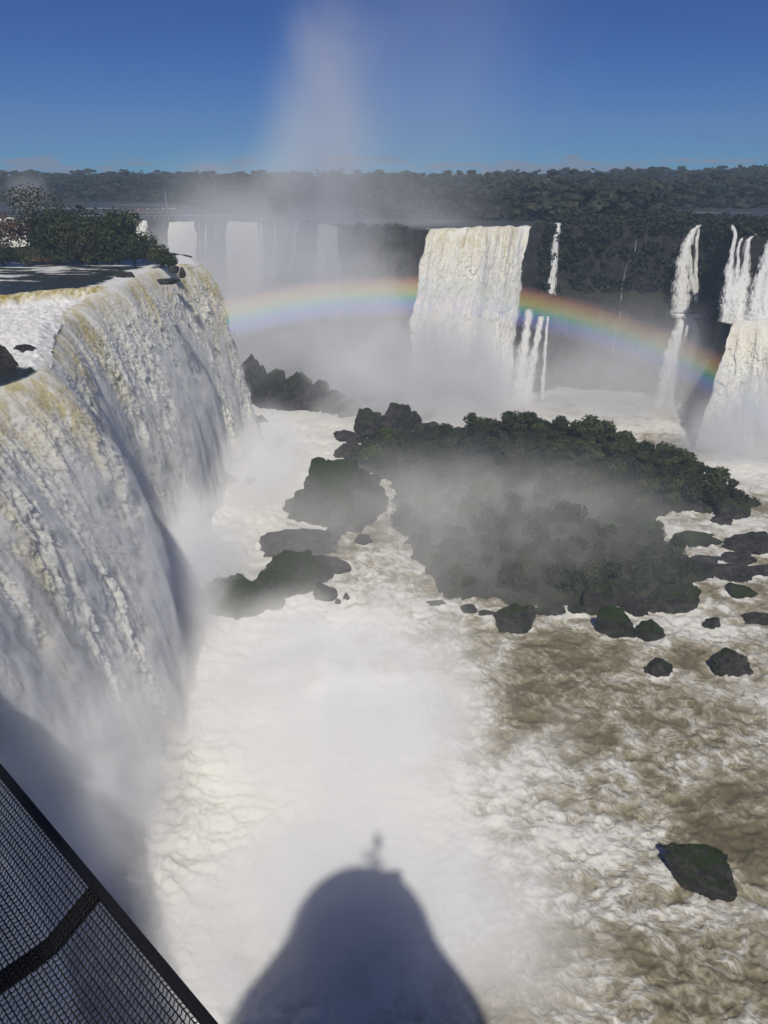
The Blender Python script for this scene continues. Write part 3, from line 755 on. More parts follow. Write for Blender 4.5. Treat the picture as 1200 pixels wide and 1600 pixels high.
for k, (px, py, w, h, lb) in enumerate([(398, 632, 56, 66, 'left end boulder of the far rock ridge, two knobs on top'), (426, 636, 64, 66, 'steep boulder next to the left end of the far rock ridge'),
        (458, 638, 72, 62, 'largest domed boulder in the far rock ridge'), (494, 642, 60, 50, 'middle boulder of the far rock ridge, below the dome'), (524, 647, 54, 38, 'low sloping boulder toward the right of the far rock ridge'),
        (546, 652, 40, 30, 'last low boulder at the right end of the far rock ridge')]):
    rock(px, py, w, h, M['mossrock'] if k < 4 else M['rock'], lb, CH, depth=.7)
CB = 'grey boulders between the channel and the island'
for px, py, w, h, lb in [(578, 680, 56, 42, 'knobbly grey boulder, left of two tall ones behind the island'), (618, 688, 58, 52, 'tall grey boulder, right of two behind the island'), (548, 692, 48, 18, 'low flat boulder below the knobbly grey one'),
        (653, 686, 40, 26, 'hazy boulder just right of the tall grey one'), (678, 686, 36, 24, 'hazy boulder halfway to the lone tree'), (702, 690, 30, 24, 'pale hazy boulder next to the lone tree'),
        (546, 716, 50, 24, 'dark boulder at the left tip of the island shore'), (580, 722, 50, 26, 'dark boulder second from the left tip of the island shore'), (616, 726, 56, 32, 'dark boulder third from the left tip of the island shore'), (566, 742, 40, 12, 'flat rock awash below the island tip')]:
    rock(px, py, w, h, M['rock'] if h < 30 else M['mossrock'], lb, CB)
rock(802, 985, 64, 36, M['mossrock'], 'dark mossy boulder alone at the front of the island', depth=.8, flat=.9, seed=8.4)
rock(938, 958, 44, 44, M['greenrock'], 'upper hump of the green rock spur pointing at the rapids', depth=.8)
rock(962, 996, 52, 50, M['greenrock'], 'lower hump of the green rock spur pointing at the rapids', rot=-.5, depth=.6)
rock(1016, 1000, 44, 32, M['greenrock'], 'green boulder just right of the rock spur')
rock(1034, 1058, 46, 26, M['mossrock'], 'flat mossy boulder in brown water below the spur')
rock(1146, 1053, 66, 26, M['mossrock'], 'long low mossy boulder in the rapids at the right')
rock(1056, 955, 92, 36, M['mossrock'], 'wide dark boulder with a little spill at its left', depth=.5)
rock(1112, 985, 24, 22, M['rock'], 'small pointed dark boulder in the right rapids')
rock(995, 962, 40, 28, M['rock'], 'black wet boulder between the spur and the wide dark boulder')
rock(1142, 905, 80, 20, M['rock'], 'dark shelf of rock at the right below the upper rapid', depth=.5)
rock(1180, 862, 90, 26, M['rock'], 'smooth dark shelf at the right edge under the upper rapid', depth=.5)
rock(1145, 810, 56, 28, M['mossrock'], 'mossy boulder parting the upper rapid at the tip of the island')
rock(1128, 820, 26, 16, M['rock'], 'small boulder in the white upper rapid')
rock(1090, 800, 40, 12, M['rock'], 'flat rock awash in the upper rapid')
rock(1148, 700, 26, 13, M['rock'], 'dark rock at the foot of the right-hand falls')
rock(1108, 697, 14, 9, M['rock'], 'tiny rock left of the one at the foot of the right-hand falls')
rock(1098, 1394, 112, 44, M['greenrock'], 'big wet black boulder with green moss on its right, alone in brown foam', rot=-.62, depth=.5, flat=.4, seed=5.2)
rock(192, 433, 34, 7, M['rock'], 'dark rock breaking the lip of the left fall', z=55, lift=-.1)
rock(262, 441, 34, 6, M['rock'], 'flat black rock on the edge of the left fall', z=54.6)
rock(270, 423, 16, 8, M['rock'], 'knobbly rock at the far corner of the ledge, left of two', z=55)
rock(284, 427, 9, 11, M['rock'], 'upright dark rock at the far corner of the ledge, right of two', z=54.5)
rock(8, 576, 34, 30, M['mossrock'], 'brown rock on the apron of the left fall at the photo edge', z=52.2)
rock(34, 549, 40, 8, M['rock'], 'low black rock in the white apron of the left fall', z=52.4)

SH = 'low wet rock shelves where the rapids spill off the island'
for px, py, w, h, lb in [(905, 932, 46, 12, 'wet rock shelf just behind the upper hump of the green spur'), (965, 920, 40, 14, 'wet rock shelf right behind the green spur'), (1010, 925, 46, 20, 'wet rock shelf between the green spur and the wide dark boulder'),
                     (1066, 912, 44, 13, 'wet rock shelf just behind the wide dark boulder'), (1100, 885, 50, 14, 'broad wet shelf at the lower right corner of the island'), (1165, 935, 50, 13, 'wet shelf near the right edge, right of the small pointed boulder'),
                     (1085, 850, 60, 14, 'flat wet shelf at the lower edge of the white upper rapid'), (1195, 900, 50, 13, 'wet shelf cut by the right photo edge below the smooth dark one'),
                     (870, 962, 34, 10, 'small flat rock in foam left of the green spur'), (905, 958, 30, 12, 'small rock touching the left foot of the green spur'), (1015, 952, 30, 12, 'small rock between the black wet boulder and the wide dark one'),
                     (1150, 880, 50, 14, 'thin wet shelf above the dark shelf at the right'), (1035, 880, 56, 18, 'shrub-backed wet shelf at the inner corner of the white upper rapid'), (980, 895, 50, 16, 'wet shelf under the shrubs behind the spur'),
                     (930, 905, 44, 14, 'wet shelf half under the shrubs above the spur'), (1190, 975, 40, 14, 'low rock at the right photo edge among brown rapids'), (684, 948, 26, 8, 'leftmost flat rock on the front shore of the island, in the spray'),
                     (735, 958, 28, 9, 'second flat rock from the left on the front shore of the island'), (760, 965, 30, 9, 'little flat rock left of the lone front boulder'), (850, 962, 26, 8, 'flat rock right of the lone front boulder')]:
    rock(px, py, w, h, M['rock'] if (px + py) % 3 else M['mossrock'], lb, SH, depth=.7, flat=.7)
tag(lower_river(), kind='structure')
# ------------------------------------------------------------------ the green island
def island_h(X, Y):
    d = inside_signed(X, Y, ISLP)
    d = d + 3.2 * fbm(X / 9, Y / 9, 8.8, 3) + 1.4 * noise(X / 2.6, Y / 2.6, 4.1)
    h = 1.6 * sstep(-1.5, 2.5, d) + 5.0 * sstep(0, 26, d)
    ridge = at(850, 700)[:2]
    h = h + 4.2 * sstep(0, 22, d) * sstep(165, 205, Y) * (.75 + .8 * noise(X / 17, Y / 17, 6.2))
    h = h + sstep(0, 5, d) * (1.5 * fbm(X / 8, Y / 8, 3.3, 4) + 1.1 * (1 - 2 * billow(X / 5, Y / 5, 4.4, 3)))
    return h + np.where(d < 0, d * .7, 0), d
xs = np.linspace(-25, 125, 330); ys = np.linspace(112, 225, 250)
X, Y = np.meshgrid(xs, ys, indexing='ij'); Zi, Di = island_h(X, Y)
F = grid_faces(330, 250); F = F[Di.ravel()[F].max(axis=1) > -6]
tag(link('island', mesh_from('island', np.stack([X, Y, Zi], -1), F, True, None, [M['soil']])), kind='structure')

# ------------------------------------------------------------------ foliage
def leaf_cloud(rs, centres, radii, n, size, squash=.8, up=.35, shell=.6):
    """n leaf-sized quads spread through several lobes."""
    C = np.asarray(centres, float); R = np.asarray(radii, float)
    w = R ** 2; k = rs.choice(len(C), n, p=w / w.sum())
    d = rs.normal(size=(n, 3)); d /= np.linalg.norm(d, axis=1)[:, None]
    r = rs.uniform(0, 1, n) ** (1 / 3.0); r = shell * (r ** .35) + (1 - shell) * r
    bumpy = 1 + .28 * noise(d[:, 0] * 2.2 + k * 3.1, d[:, 1] * 2.2, d[:, 2] * 2.2)
    P = C[k] + d * (r * bumpy * R[k])[:, None] * np.array((1, 1, squash))
    nrm = d * .8 + rs.normal(size=(n, 3)) * .55 + np.array((0, 0, up)); nrm /= np.linalg.norm(nrm, axis=1)[:, None]
    a = np.cross(nrm, rs.normal(size=(n, 3))); a /= np.linalg.norm(a, axis=1)[:, None]; b = np.cross(nrm, a)
    s = size * rs.uniform(.55, 1.35, n)[:, None]; e = rs.uniform(.45, .8, n)[:, None]
    V = np.stack([P - a * s, P - b * s * e - nrm * s * .15, P + a * s, P + b * s * e - nrm * s * .15], 1).reshape(-1, 3)
    return V, np.arange(n * 4).reshape(-1, 4)
def tree_meshes(seed, h, w, n, leaf, mat, kind='round', sparse=False):
    rs = np.random.default_rng(seed)
    parts = []
    lean = rs.uniform(-.06, .06, 2) * h
    th = h * (.55 if kind == 'round' else .7)
    trunk = np.array([(0, 0, -.4), (lean[0] * .3, lean[1] * .3, th * .4), (lean[0], lean[1], th)])
    parts.append(tube(catmull(trunk, 7), h * .022 + .05, 7, True, h * .010 + .02))
    C, R = [], []
    nl = 9 if kind == 'round' else 7
    for i in range(nl):
        a = i * 2.4 + rs.uniform(-.4, .4); f = rs.uniform(.25, 1) ** .7
        z = h * rs.uniform(.38, .86); rad = w * .5 * f * (1.05 - .5 * abs(z / h - .55))
        c = np.array((lean[0] + math.cos(a) * rad * .75, lean[1] + math.sin(a) * rad * .75, z))
        C.append(c); R.append(w * rs.uniform(.19, .30) * (.75 if sparse else 1))
        base = trunk[1] * .5 + trunk[2] * .5; base = np.array((base[0], base[1], z * .6))
        parts.append(tube(catmull(np.array([base, (base + c) / 2 + (0, 0, .04 * h), c]), 5), h * .009 + .02, 5, False, .012 + h * .002))
    C.append(np.array((lean[0], lean[1], h * .84))); R.append(w * .24)
    if not sparse: C.append(np.array((lean[0] * .5, lean[1] * .5, h * .5))); R.append(w * .36)
    V, F = leaf_cloud(rs, C, R, n, leaf, .85, .35, .45)
    V[:, 2] = np.maximum(V[:, 2], .1)
    tv, tf = join(parts)
    return mesh_from('trunk', tv, tf, True, None, [M['bark']]), mesh_from('crown', V, F, False, None, [mat])
def plant(name, cat, label, loc, trunk, crown, group=None, rz=0.0, sc=1.0):
    r = link(name, None, None, loc); r.rotation_euler.z = rz; r.scale = (sc,) * 3
    tag(r, label, cat, group)
    if trunk: link('trunk', trunk, r)
    link('crown', crown, r); return r
def shrub_mesh(seed, w, h, n, leaf, mat):
    rs = np.random.default_rng(seed); C, R = [], []
    for i in range(7):
        a = rs.uniform(0, 6.28); r = rs.uniform(0, .34) * w
        C.append((math.cos(a) * r, math.sin(a) * r, h * rs.uniform(.3, .62))); R.append(w * rs.uniform(.2, .3))
    V, F = leaf_cloud(rs, C, R, n, leaf, h / w * 1.1, .4, .6); V[:, 2] = np.maximum(V[:, 2], -.3)
    return mesh_from('crown', V, F, False, None, [mat])
def stem_mesh(seed, h):
    rs = np.random.default_rng(seed)
    return mesh_from('trunk', *join([tube(catmull(np.array([(0, 0, -.4), (rs.uniform(-.2, .2), rs.uniform(-.2, .2), h * .3), (rs.uniform(-.5, .5), rs.uniform(-.5, .5), h * .6)]), 5), .09, 5, False, .03) for _ in range(3)]), True, None, [M['bark']])

# trees and bushes on the ledge above the left fall
LT = 'trees and bushes on the ledge above the left fall'
for i, (px, py, top, w, mat, sparse, n, lb) in enumerate([
    (6, 413, 348, 62, 'leaf_red', False, 1500, 'rust-tinged tree at the left photo edge on the ledge'),
    (58, 411, 308, 92, 'leaf_olive', True, 1500, 'tall open-crowned tree with gaps of bright water behind it'),
    (35, 412, 352, 60, 'leaf_red', True, 900, 'reddish half-bare tree below the tall open-crowned one'),
    (92, 411, 338, 62, 'leaf', False, 2100, 'dark tree just right of the tall open-crowned one'),
    (122, 410, 342, 84, 'leaf', False, 2600, 'tallest dense dark tree in the middle of the ledge'),
    (158, 411, 343, 76, 'leaf', False, 2300, 'dense tree right of the tallest dark one on the ledge'),
    (186, 411, 340, 66, 'leaf', False, 2300, 'dense rounded tree nearest the right end of the ledge'),
    (207, 412, 356, 50, 'leaf_olive', False, 1500, 'smaller olive tree leaning over the right end of the ledge'),
    (75, 411, 352, 70, 'leaf', False, 1900, 'dark undergrowth tree in front of the open-crowned one'),
    (140, 412, 354, 80, 'leaf_olive', False, 2000, 'olive tree in front of the tallest dark one')]):
    c = at(px, py, 55.0); m = m_per_px(c); c[1] += (i % 3) * 2.2
    h = (py - top) * m * 1.06; wd = w * m * 1.28
    tr, cr = tree_meshes(100 + i, h, wd, n, .36, M[mat], 'round', sparse)
    plant('tree', 'tree', lb, tuple(c), tr, cr, LT, random.uniform(0, 6))
for i, (px, py, top, w, mat, lb) in enumerate([
    (12, 414, 384, 54, 'leaf', 'dark bush at the water edge, leftmost on the ledge'), (44, 414, 388, 50, 'leaf_olive', 'olive bush at the water edge, second from left'),
    (66, 413, 399, 52, 'leaf_red', 'low brown bush overhanging the dark upper water'), (96, 413, 388, 46, 'leaf', 'dark bush right of the low brown one'),
    (124, 413, 386, 50, 'leaf_olive', 'rounded olive bush in the middle of the ledge shore'), (152, 413, 388, 46, 'leaf_olive', 'olive bush just right of the middle of the ledge shore'),
    (180, 413, 385, 50, 'leaf', 'dark bush under the dense rounded tree'), (208, 413, 384, 46, 'leaf', 'dark bush under the leaning olive tree'),
    (232, 414, 368, 52, 'leaf', 'sloping dark shrub beyond the last tree on the ledge'), (252, 419, 383, 44, 'leaf_olive', 'low olive shrub beside the rocks at the ledge corner'), (268, 420, 396, 30, 'leaf', 'smallest shrub at the far corner of the ledge')]):
    c = at(px, py, 55.0); m = m_per_px(c); h = (py - top) * m * 1.05; wd = w * m * 1.2
    plant('shrub', 'shrub', lb, tuple(c), stem_mesh(i, h), shrub_mesh(300 + i, wd, h * 1.1, 1100, .30, M[mat]), LT, random.uniform(0, 6))
V, F = ico(4); q = V * np.array((42, 9, 2.6)); q += .9 * fbm(V[:, 0] * 9, V[:, 1] * 3, V[:, 2] * 3, 4)[:, None] * np.array((1, 1, 1))
le = link('ledge_ground', mesh_from('ledge_ground', q, F, True, None, [M['soil']]), None, (-95, 214, 54.2)); tag(le, kind='structure')

# shrubs covering the island
kinds = [shrub_mesh(500 + i, 5.2, 3.6, 900, .30, M['leaf_island'] if i < 6 else M['leaf_bright' if i == 6 else 'leaf_olive']) for i in range(8)]
stems = [stem_mesh(60 + i, 3.0) for i in range(3)]
pts = []; tries = 0
rs = np.random.default_rng(5)
IG = 'dense shrubs covering the island'
while len(pts) < 290 and tries < 14000:
    tries += 1
    x, y = rs.uniform(-20, 115), rs.uniform(118, 220)
    h, d = island_h(np.array([[x]]), np.array([[y]])); h, d = h[0, 0], d[0, 0]
    if d < 1.5 or any((x - a) ** 2 + (y - b) ** 2 < 3.5 ** 2 for a, b, _ in pts): continue
    if y < 142 and rs.random() < .25: continue
    pts.append((x, y, h))
for i, (x, y, h) in enumerate(pts):
    r = rs.random()
    k = int(rs.integers(0, 6))
    if x > 40 and y > 150 and r < .65: k = 7  # lighter olive leaves favoured here: ridge growth, plus sunlit brightness put into colour
    elif r < .03: k = 6
    s = .6 + .95 * rs.random() ** 1.6 * (1.1 if y > 165 else .85)
    zone = 'along the crest' if y > 196 else 'on the front slope' if y < 150 else 'at the right end' if x > 72 else 'on the left shoulder' if x < 12 else 'on the broad middle'
    kind = {6: 'bright yellow-green shrub', 7: 'olive green shrub'}.get(k, 'dense dark green shrub')
    plant('shrub', 'shrub', kind + ' ' + zone + ' of the misty island, among others like it', (x, y, h - .2), stems[i % 3], kinds[k], IG, rs.uniform(0, 6.28), s)
# leafy ground cover between them
def cover():
    n = 60000; x = rs.uniform(-22, 118, n); y = rs.uniform(116, 222, n)
    h, d = island_h(x[None], y[None]); h, d = h[0], d[0]
    keep = (d > .8) & (noise(x / 5, y / 5, 1.1) + .002 * (y - 130) * 3 > -.12); x, y, h = x[keep], y[keep], h[keep]; n = len(x)
    P = np.stack([x, y, h + rs.uniform(0, .5, n)], 1); nrm = rs.normal(size=(n, 3)) * .6 + (0, 0, .7); nrm /= np.linalg.norm(nrm, axis=1)[:, None]
    a = np.cross(nrm, rs.normal(size=(n, 3))); a /= np.linalg.norm(a, axis=1)[:, None]; b = np.cross(nrm, a); s = rs.uniform(.2, .5, n)[:, None]
    V = np.stack([P - a * s, P - b * s * .6, P + a * s, P + b * s * .6], 1).reshape(-1, 3)
    return link('ground_cover', mesh_from('ground_cover', V, np.arange(n * 4).reshape(-1, 4), False, None, [M['leaf_island']]))
tag(cover(), 'low leafy ground cover between the island shrubs', None, None, 'stuff')
c = at(733, 700); hh = island_h(np.array([[c[0]]]), np.array([[c[1]]]))[0][0, 0]
tr, cr = tree_meshes(777, 9.5, 6.0, 1500, .32, M['leaf'], 'round')
plant('tree', 'tree', 'lone taller dark tree rising from the crest of the island', (c[0], c[1] - 3, hh - .5), tr, cr)
plant('shrub', 'shrub', 'bright yellow-green shrub under the lone taller tree', (c[0] + 1.5, c[1] - 8.5, island_h(np.array([[c[0] + 1.5]]), np.array([[c[1] - 8.5]]))[0][0, 0]), stem_mesh(91, 4), shrub_mesh(901, 6.0, 5.5, 1000, .3, M['leaf_bright']))

# ------------------------------------------------------------------ plants on the cliff
def cliff_plants():
    rs = np.random.default_rng(21); Vs, Fs, off = [], [], 0
    nu, nv = CP_.shape[:2]
    X0 = CP_[:, 40, 0]
    for _ in range(9000):
        i = int(rs.integers(200, nu - 40)); j = int(rs.integers(3, nv - 4)); p = CP_[i, j]
        if p[0] < -10 and rs.random() < .75: continue
        up = p[2] > 33
        if not up and rs.random() < .8: continue
        if noise(i / 22.0, j / 12.0, 3.3) < -.22 and j > 12: continue
        if 8 < p[0] < 57 and p[1] < 280 or 98 < p[0] and p[1] < 240: continue
        r = rs.uniform(.7, 1.9) * (1.25 if j < 16 else 1)
        cc = p + np.array((CN[i, 0], CN[i, 1], 0)) * r * .35
        V, F = leaf_cloud(rs, [cc], [r], 26, .62, .8, .5, .6); Vs.append(V); Fs.append(F + off); off += len(V)
    for _ in range(5200):     # bushes along the rim and on the plateau edge
        i = int(rs.integers(430, nu - 5)); b = -.5 - 62 * rs.random() ** 2 if CR[i, 0] > 66 else rs.uniform(-10, -.5); p = np.array((CR[i, 0] + CN[i, 0] * b, CR[i, 1] + CN[i, 1] * b, 58.8))
        inwater = (6 < CR[i, 0] < 66) or 8 < p[0] < 60 
        if inwater or CR[i, 0] < 6 or (80 < p[0] < 114 and rs.random() < .15): continue
        r = rs.uniform(.9, 2.4)
        V, F = leaf_cloud(rs, [p + (0, 0, r * .5)], [r], 40, .7, .8, .5, .6); Vs.append(V); Fs.append(F + off); off += len(V)
    return link('cliff_vegetation', mesh_from('cliff_vegetation', np.vstack(Vs), np.vstack(Fs), False, None, [M['cliffleaf']]))
tag(cliff_plants(), 'dark bushes clinging to the gorge cliff and its rim', None, None, 'stuff')

# ------------------------------------------------------------------ forest on the far bank
def bank_z(X, Y):
    y0 = 540 - 220 * sstep(-170, -20, X) + 105 * sstep(85, 170, X) + 22 * noise(X / 90, 1.3, 2.2)      # far shore
    t = np.clip((Y - y0) / 380, 0, None)
    top = 8.0 + 6 * sstep(60, 420, X) + 2.0 * noise(X / 160, Y / 300, .5)
    return 57.2 + 2.6 * sstep(0, .02, t) + top * (1 - np.exp(-2.2 * t)), Y - y0
xs = np.linspace(-900, 900, 200); ys = np.concatenate([np.linspace(310, 900, 130), np.linspace(920, 1500, 20)])
X, Y = np.meshgrid(xs, ys, indexing='ij')
X = X * (1 + np.clip(Y - 900, 0, None) / 900)
Zb, Db = bank_z(np.clip(X, -900, 900), np.minimum(Y, 1000)); F = grid_faces(200, 150); F = F[Db.ravel()[F].max(axis=1) > -8]
tag(link('forest_bank', mesh_from('forest_bank', np.stack([X, Y, Zb], -1), F, True, None, [M['bank']])), kind='structure')
def forest():
    rs = np.random.default_rng(33); var = []
    V0, F0 = ico(2)
    for k in range(14):
        w = rs.uniform(.8, 1.2); r = 1 + .45 * noise(V0[:, 0] * 1.6 + k * 7, V0[:, 1] * 1.6, V0[:, 2] * 1.6)
        core = V0 * r[:, None] * .78 * np.array((w, w, .8))
        lv, lf = leaf_cloud(rs, [(0, 0, 0), (.45, .1, .2), (-.4, .25, .05), (0, -.45, .1)], [.95, .55, .55, .6], 40, .30, .8, .5, .7)
        t3 = np.concatenate([lf[:, [0, 1, 2]], lf[:, [0, 2, 3]]]) + len(core)
        var.append((np.vstack([core, lv]), np.vstack([F0, t3])))
    Vs, Fs, off = [], [], 0
    for _ in range(6500):
        d = rs.uniform(0, 1) ** 1.6 * 470; x = rs.uniform(-1, 1) * (240 + .62 * (400 + d))
        y0 = float(540 - 220 * sstep(-170, -20, x) + 105 * sstep(85, 170, x) + 22 * noise(x / 90, 1.3, 2.2)); y = y0 + 3 + d
        z, _ = bank_z(np.array([[x]]), np.array([[y]])); z = z[0, 0]
        V, F = var[int(rs.integers(0, 14))]
        r = 2.0 + 4.2 * rs.random() ** 2.2; hgt = rs.uniform(2.5, 9.0) + (3.5 if rs.random() < .07 else 0) - (4 if d < 6 else 0)
        a = rs.uniform(0, 6.28); ca, sa = math.cos(a), math.sin(a)
        R = np.array([(ca, -sa, 0), (sa, ca, 0), (0, 0, 1.0)])
        Vs.append((V @ R.T) * np.array((r, r, r * rs.uniform(.5, 1.0))) + (x, y, z + hgt)); Fs.append(F + off); off += len(V)
    return link('forest', mesh_from('forest', np.vstack(Vs), np.vstack(Fs), False, None, [M['forest']]))
tag(forest(), 'dark green rainforest on the far bank below the sky', None, None, 'stuff')

# ------------------------------------------------------------------ visitors' walkway at the head of the gorge
WY = 322.0
w0, w1 = at_y(200, 331, WY)[0], at_y(287, 331, WY)[0]; WZ = 61.3
wk = link('walkway', None, None, ((w0 + w1) / 2, WY, WZ)); tag(wk, 'long boardwalk on posts at the lip of the far falls with visitors on it', 'walkway')
cx = (w0 + w1) / 2
link('deck', mesh_from('deck', *box(0, 0, 0, w1 - w0, 2.4, .28), False, None, [M['deck']]), wk)
npst = 12
pv = mesh_from('post', *box(0, 0, -1.9, .35, .35, 3.5), False, None, [M['deck']])
rv = mesh_from('railing_post', *box(0, 0, .72, .1, .1, 1.15), False, None, [M['deck']])
for i in range(npst):
    x = -(w1 - w0) / 2 + .3 + (w1 - w0 - .6) * i / (npst - 1)
    link('post', pv, wk, (x, 0, 0)); link('railing_post', rv, wk, (x, -1.1, 0)); link('railing_post', rv, wk, (x, 1.1, 0))
for y in (-1.1, 1.1):
    for z in (.75, 1.28): link('handrail', mesh_from('handrail', *box(0, y, z, w1 - w0, .09, .09), False, None, [M['deck']]), wk)
fp = at_y(260.5, 331, WY)
V, F = tube(np.array([(0, 0, 0), (0, 0, 3), (0, 0, 7.6)]), .13, 8, True, .06)
fr = link('flagpole', mesh_from('flagpole', V, F, True, None, [M['pole']]), None, (fp[0], WY + .8, WZ + .14)); tag(fr, 'thin pale pole standing on the far walkway', 'pole')

def person_mesh(name, shirt, trousers, pose):
    """One continuous body grown with a skin modifier, then coloured by height."""
    v = {'pel': (0, 0, .95, .15), 'wst': (0, 0, 1.12, .13), 'chs': (0, 0, 1.34, .165), 'nck': (0, .01, 1.50, .065), 'hd': (0, -.02, 1.62, .105), 'hd2': (0, -.015, 1.71, .085)}
    for s, q in ((1, 'l'), (-1, 'r')):
        f = .10 * s * pose
        v['hip' + q] = (.10 * s, 0, .88, .105); v['kne' + q] = (.11 * s, -.03 + f, .49, .07); v['ank' + q] = (.11 * s, .02 + f * 1.2, .09, .05); v['toe' + q] = (.12 * s, -.13 + f * 1.2, .04, .042)
        v['sho' + q] = (.19 * s, 0, 1.42, .07)
        if pose > .5 and s > 0: v['elb' + q] = (.28 * s, -.16, 1.22, .048); v['wri' + q] = (.18 * s, -.36, 1.30, .034); v['hnd' + q] = (.17 * s, -.44, 1.32, .038)
        else: v['elb' + q] = (.25 * s, .02, 1.15, .048); v['wri' + q] = (.26 * s, -.08, .92, .034); v['hnd' + q] = (.26 * s, -.11, .84, .038)
    e = [('pel', 'wst'), ('wst', 'chs'), ('chs', 'nck'), ('nck', 'hd'), ('hd', 'hd2')]
    for q in 'lr': e += [('pel', 'hip' + q), ('hip' + q, 'kne' + q), ('kne' + q, 'ank' + q), ('ank' + q, 'toe' + q), ('chs', 'sho' + q), ('sho' + q, 'elb' + q), ('elb' + q, 'wri' + q), ('wri' + q, 'hnd' + q)]
    keys = list(v); me = bpy.data.meshes.new('figure'); me.from_pydata([v[k][:3] for k in keys], [(keys.index(a), keys.index(b)) for a, b in e], [])
    ob = bpy.data.objects.new('figure', me); COL.objects.link(ob)
    sk = ob.modifiers.new('skin', 'SKIN'); sk.use_smooth_shade = True
    for i, k in enumerate(keys):
        sv = me.skin_vertices[0].data[i]; sv.radius = (v[k][3],) * 2; sv.use_root = (k == 'pel')
    ob.modifiers.new('sub', 'SUBSURF').levels = 1
    dg = bpy.context.evaluated_depsgraph_get(); out = bpy.data.meshes.new_from_object(ob.evaluated_get(dg)); out.name = name
    bpy.data.objects.remove(ob); bpy.data.meshes.remove(me)
    out.materials.clear()
    for m in (M['skin'], shirt, trousers, M['feather']): out.materials.append(m)
    for p in out.polygons:
        z = p.center.z; x = abs(p.center.x)
        p.material_index = 3 if (z > 1.66 or z < .07 or (z > 1.56 and p.center.y > .02)) else 0 if (z > 1.5 or (x > .235 and z < 1.0 and z > .7) or p.center.y < -.34) else 1 if z > .93 else 2
    return out
pm = [person_mesh('person', CLOTH[a], CLOTH[b], ps) for a, b, ps in ((0, 2, .2), (1, 2, 1.0), (3, 4, .6), (2, 4, .2), (0, 4, 1.0))]
for i, (px, k, lb) in enumerate([(208, 3, 'visitor in navy at the left end of the far walkway'), (217, 2, 'visitor in red alone on the far walkway'), (231, 0, 'visitor in a white shirt left of the group on the far walkway'),
        (242, 1, 'visitor in pink, left of a pair on the far walkway'), (246, 0, 'visitor in white, right of a pair on the far walkway'), (255, 4, 'visitor in white just left of the pale pole'),
        (265, 0, 'visitor in white just right of the pale pole'), (267.5, 0, 'visitor in white in the crowd right of the pale pole'), (270, 4, 'visitor at the right of the crowd beside the pale pole'), (275, 0, 'visitor in white at the right end of the far walkway')]):
    p = at_y(px, 331, WY)
    o = link('person', pm[k], None, (p[0], WY - .5 + .5 * (i % 3), WZ + .14)); o.rotation_euler.z = random.uniform(-.8, .8); tag(o, lb, 'person', 'visitors on the far walkway')

# ------------------------------------------------------------------ bird
bp = at_y(125, 324, 105)
bird = link('bird', None, None, tuple(bp)); tag(bird, 'black bird gliding above the trees on the ledge', 'bird'); bird.rotation_euler = (.85, .35, .5)
V, F = ico(3); V = V * np.array((.13, .34, .13)); V[:, 2] += .03 * np.cos(V[:, 1] * 5)
hd_V, hd_F = ico(2); hd_V = hd_V * .085 + np.array((0, .38, .04))
V, F = join([(V, F), (hd_V, hd_F)]); link('body', mesh_from('body', V, F, True, None, [M['feather']]), bird)
for s in (-1, 1):
    a = np.linspace(0, 1, 14); c = np.linspace(-1, 1, 7)
    ch = .20 * (1 - a ** 2.5) + .05; sweep = -.10 * a ** 2
    P = np.stack([s * (.08 + .60 * a[:, None]) + 0 * c, sweep[:, None] + ch[:, None] * c + (.05 * np.sin(a * 40)[:, None] * (c < -.6)), .16 * a[:, None] ** 1.2 + .02 * (1 - c ** 2)], -1)
    Pb = P - np.array((0, 0, .025)); n = 14 * 7
    F1 = grid_faces(14, 7); F = np.vstack([F1, F1[:, ::-1] + n])
    link('wing', mesh_from('wing', np.vstack([P.reshape(-1, 3), Pb.reshape(-1, 3)]), F, True, None, [M['feather']]), bird)
a = np.linspace(0, 1, 5); c = np.linspace(-1, 1, 5)
P = np.stack([c[None] * (.06 + .10 * a[:, None]), -.28 - .26 * a[:, None] + 0 * c, .01 + 0 * a[:, None] * c], -1)
link('tail', mesh_from('tail', P, grid_faces(5, 5), True, None, [M['feather']]), bird)

# ------------------------------------------------------------------ lookout tower behind the camera: its roof casts the shadow on the foam
AX, AY, AZ = -2.3, -16.0, 87.3
def lathe(prof, n=48, cx=0, cy_=0):
    th = np.linspace(0, 2 * math.pi, n, endpoint=False); V = np.array([(cx + r * math.cos(t), cy_ + r * math.sin(t), z) for r, z in prof for t in th]); m = len(prof)
    F = [(i*n+k, i*n+(k+1) % n, (i+1)*n+(k+1) % n, (i+1)*n+k) for i in range(m-1) for k in range(n)]
    return V, np.array(F)
tw = link('lookout_tower', None, None, (AX, AY, 0)); tag(tw, 'round lookout tower behind the viewer whose domed roof shades the foam below', 'tower')
prof = [(.02, 0), (1.4, -.05), (2.6, -.18), (3.7, -.45), (4.6, -.9), (5.5, -1.6), (6.2, -2.6), (6.8, -4.0), (7.3, -6.0), (8.1, -9), (9.3, -12), (10.9, -15.5), (12.5, -19), (12.5, -19.4), (9.2, -19.4)]
link('roof', mesh_from('roof', *lathe([(r, AZ + z) for r, z in prof]), True, None, [M['roofing']]), tw)
link('shaft', mesh_from('shaft', *lathe([(9, AZ - 19.2), (9, -2)]), True, None, [M['concrete']]), tw)
link('balcony', mesh_from('balcony', *box(1.6, 12.6, 73.12, 5.2, 6.0, .3), False, None, [M['concrete']]), tw)
V, F = join([tube(np.array([(1.4, 0, AZ - .2), (1.35, 0, AZ + 5), (1.6, 0, AZ + 9.6)]), .13, 8, True, .10), box(1.6, 0, AZ + 8.4, .75, .6, 1.9)])
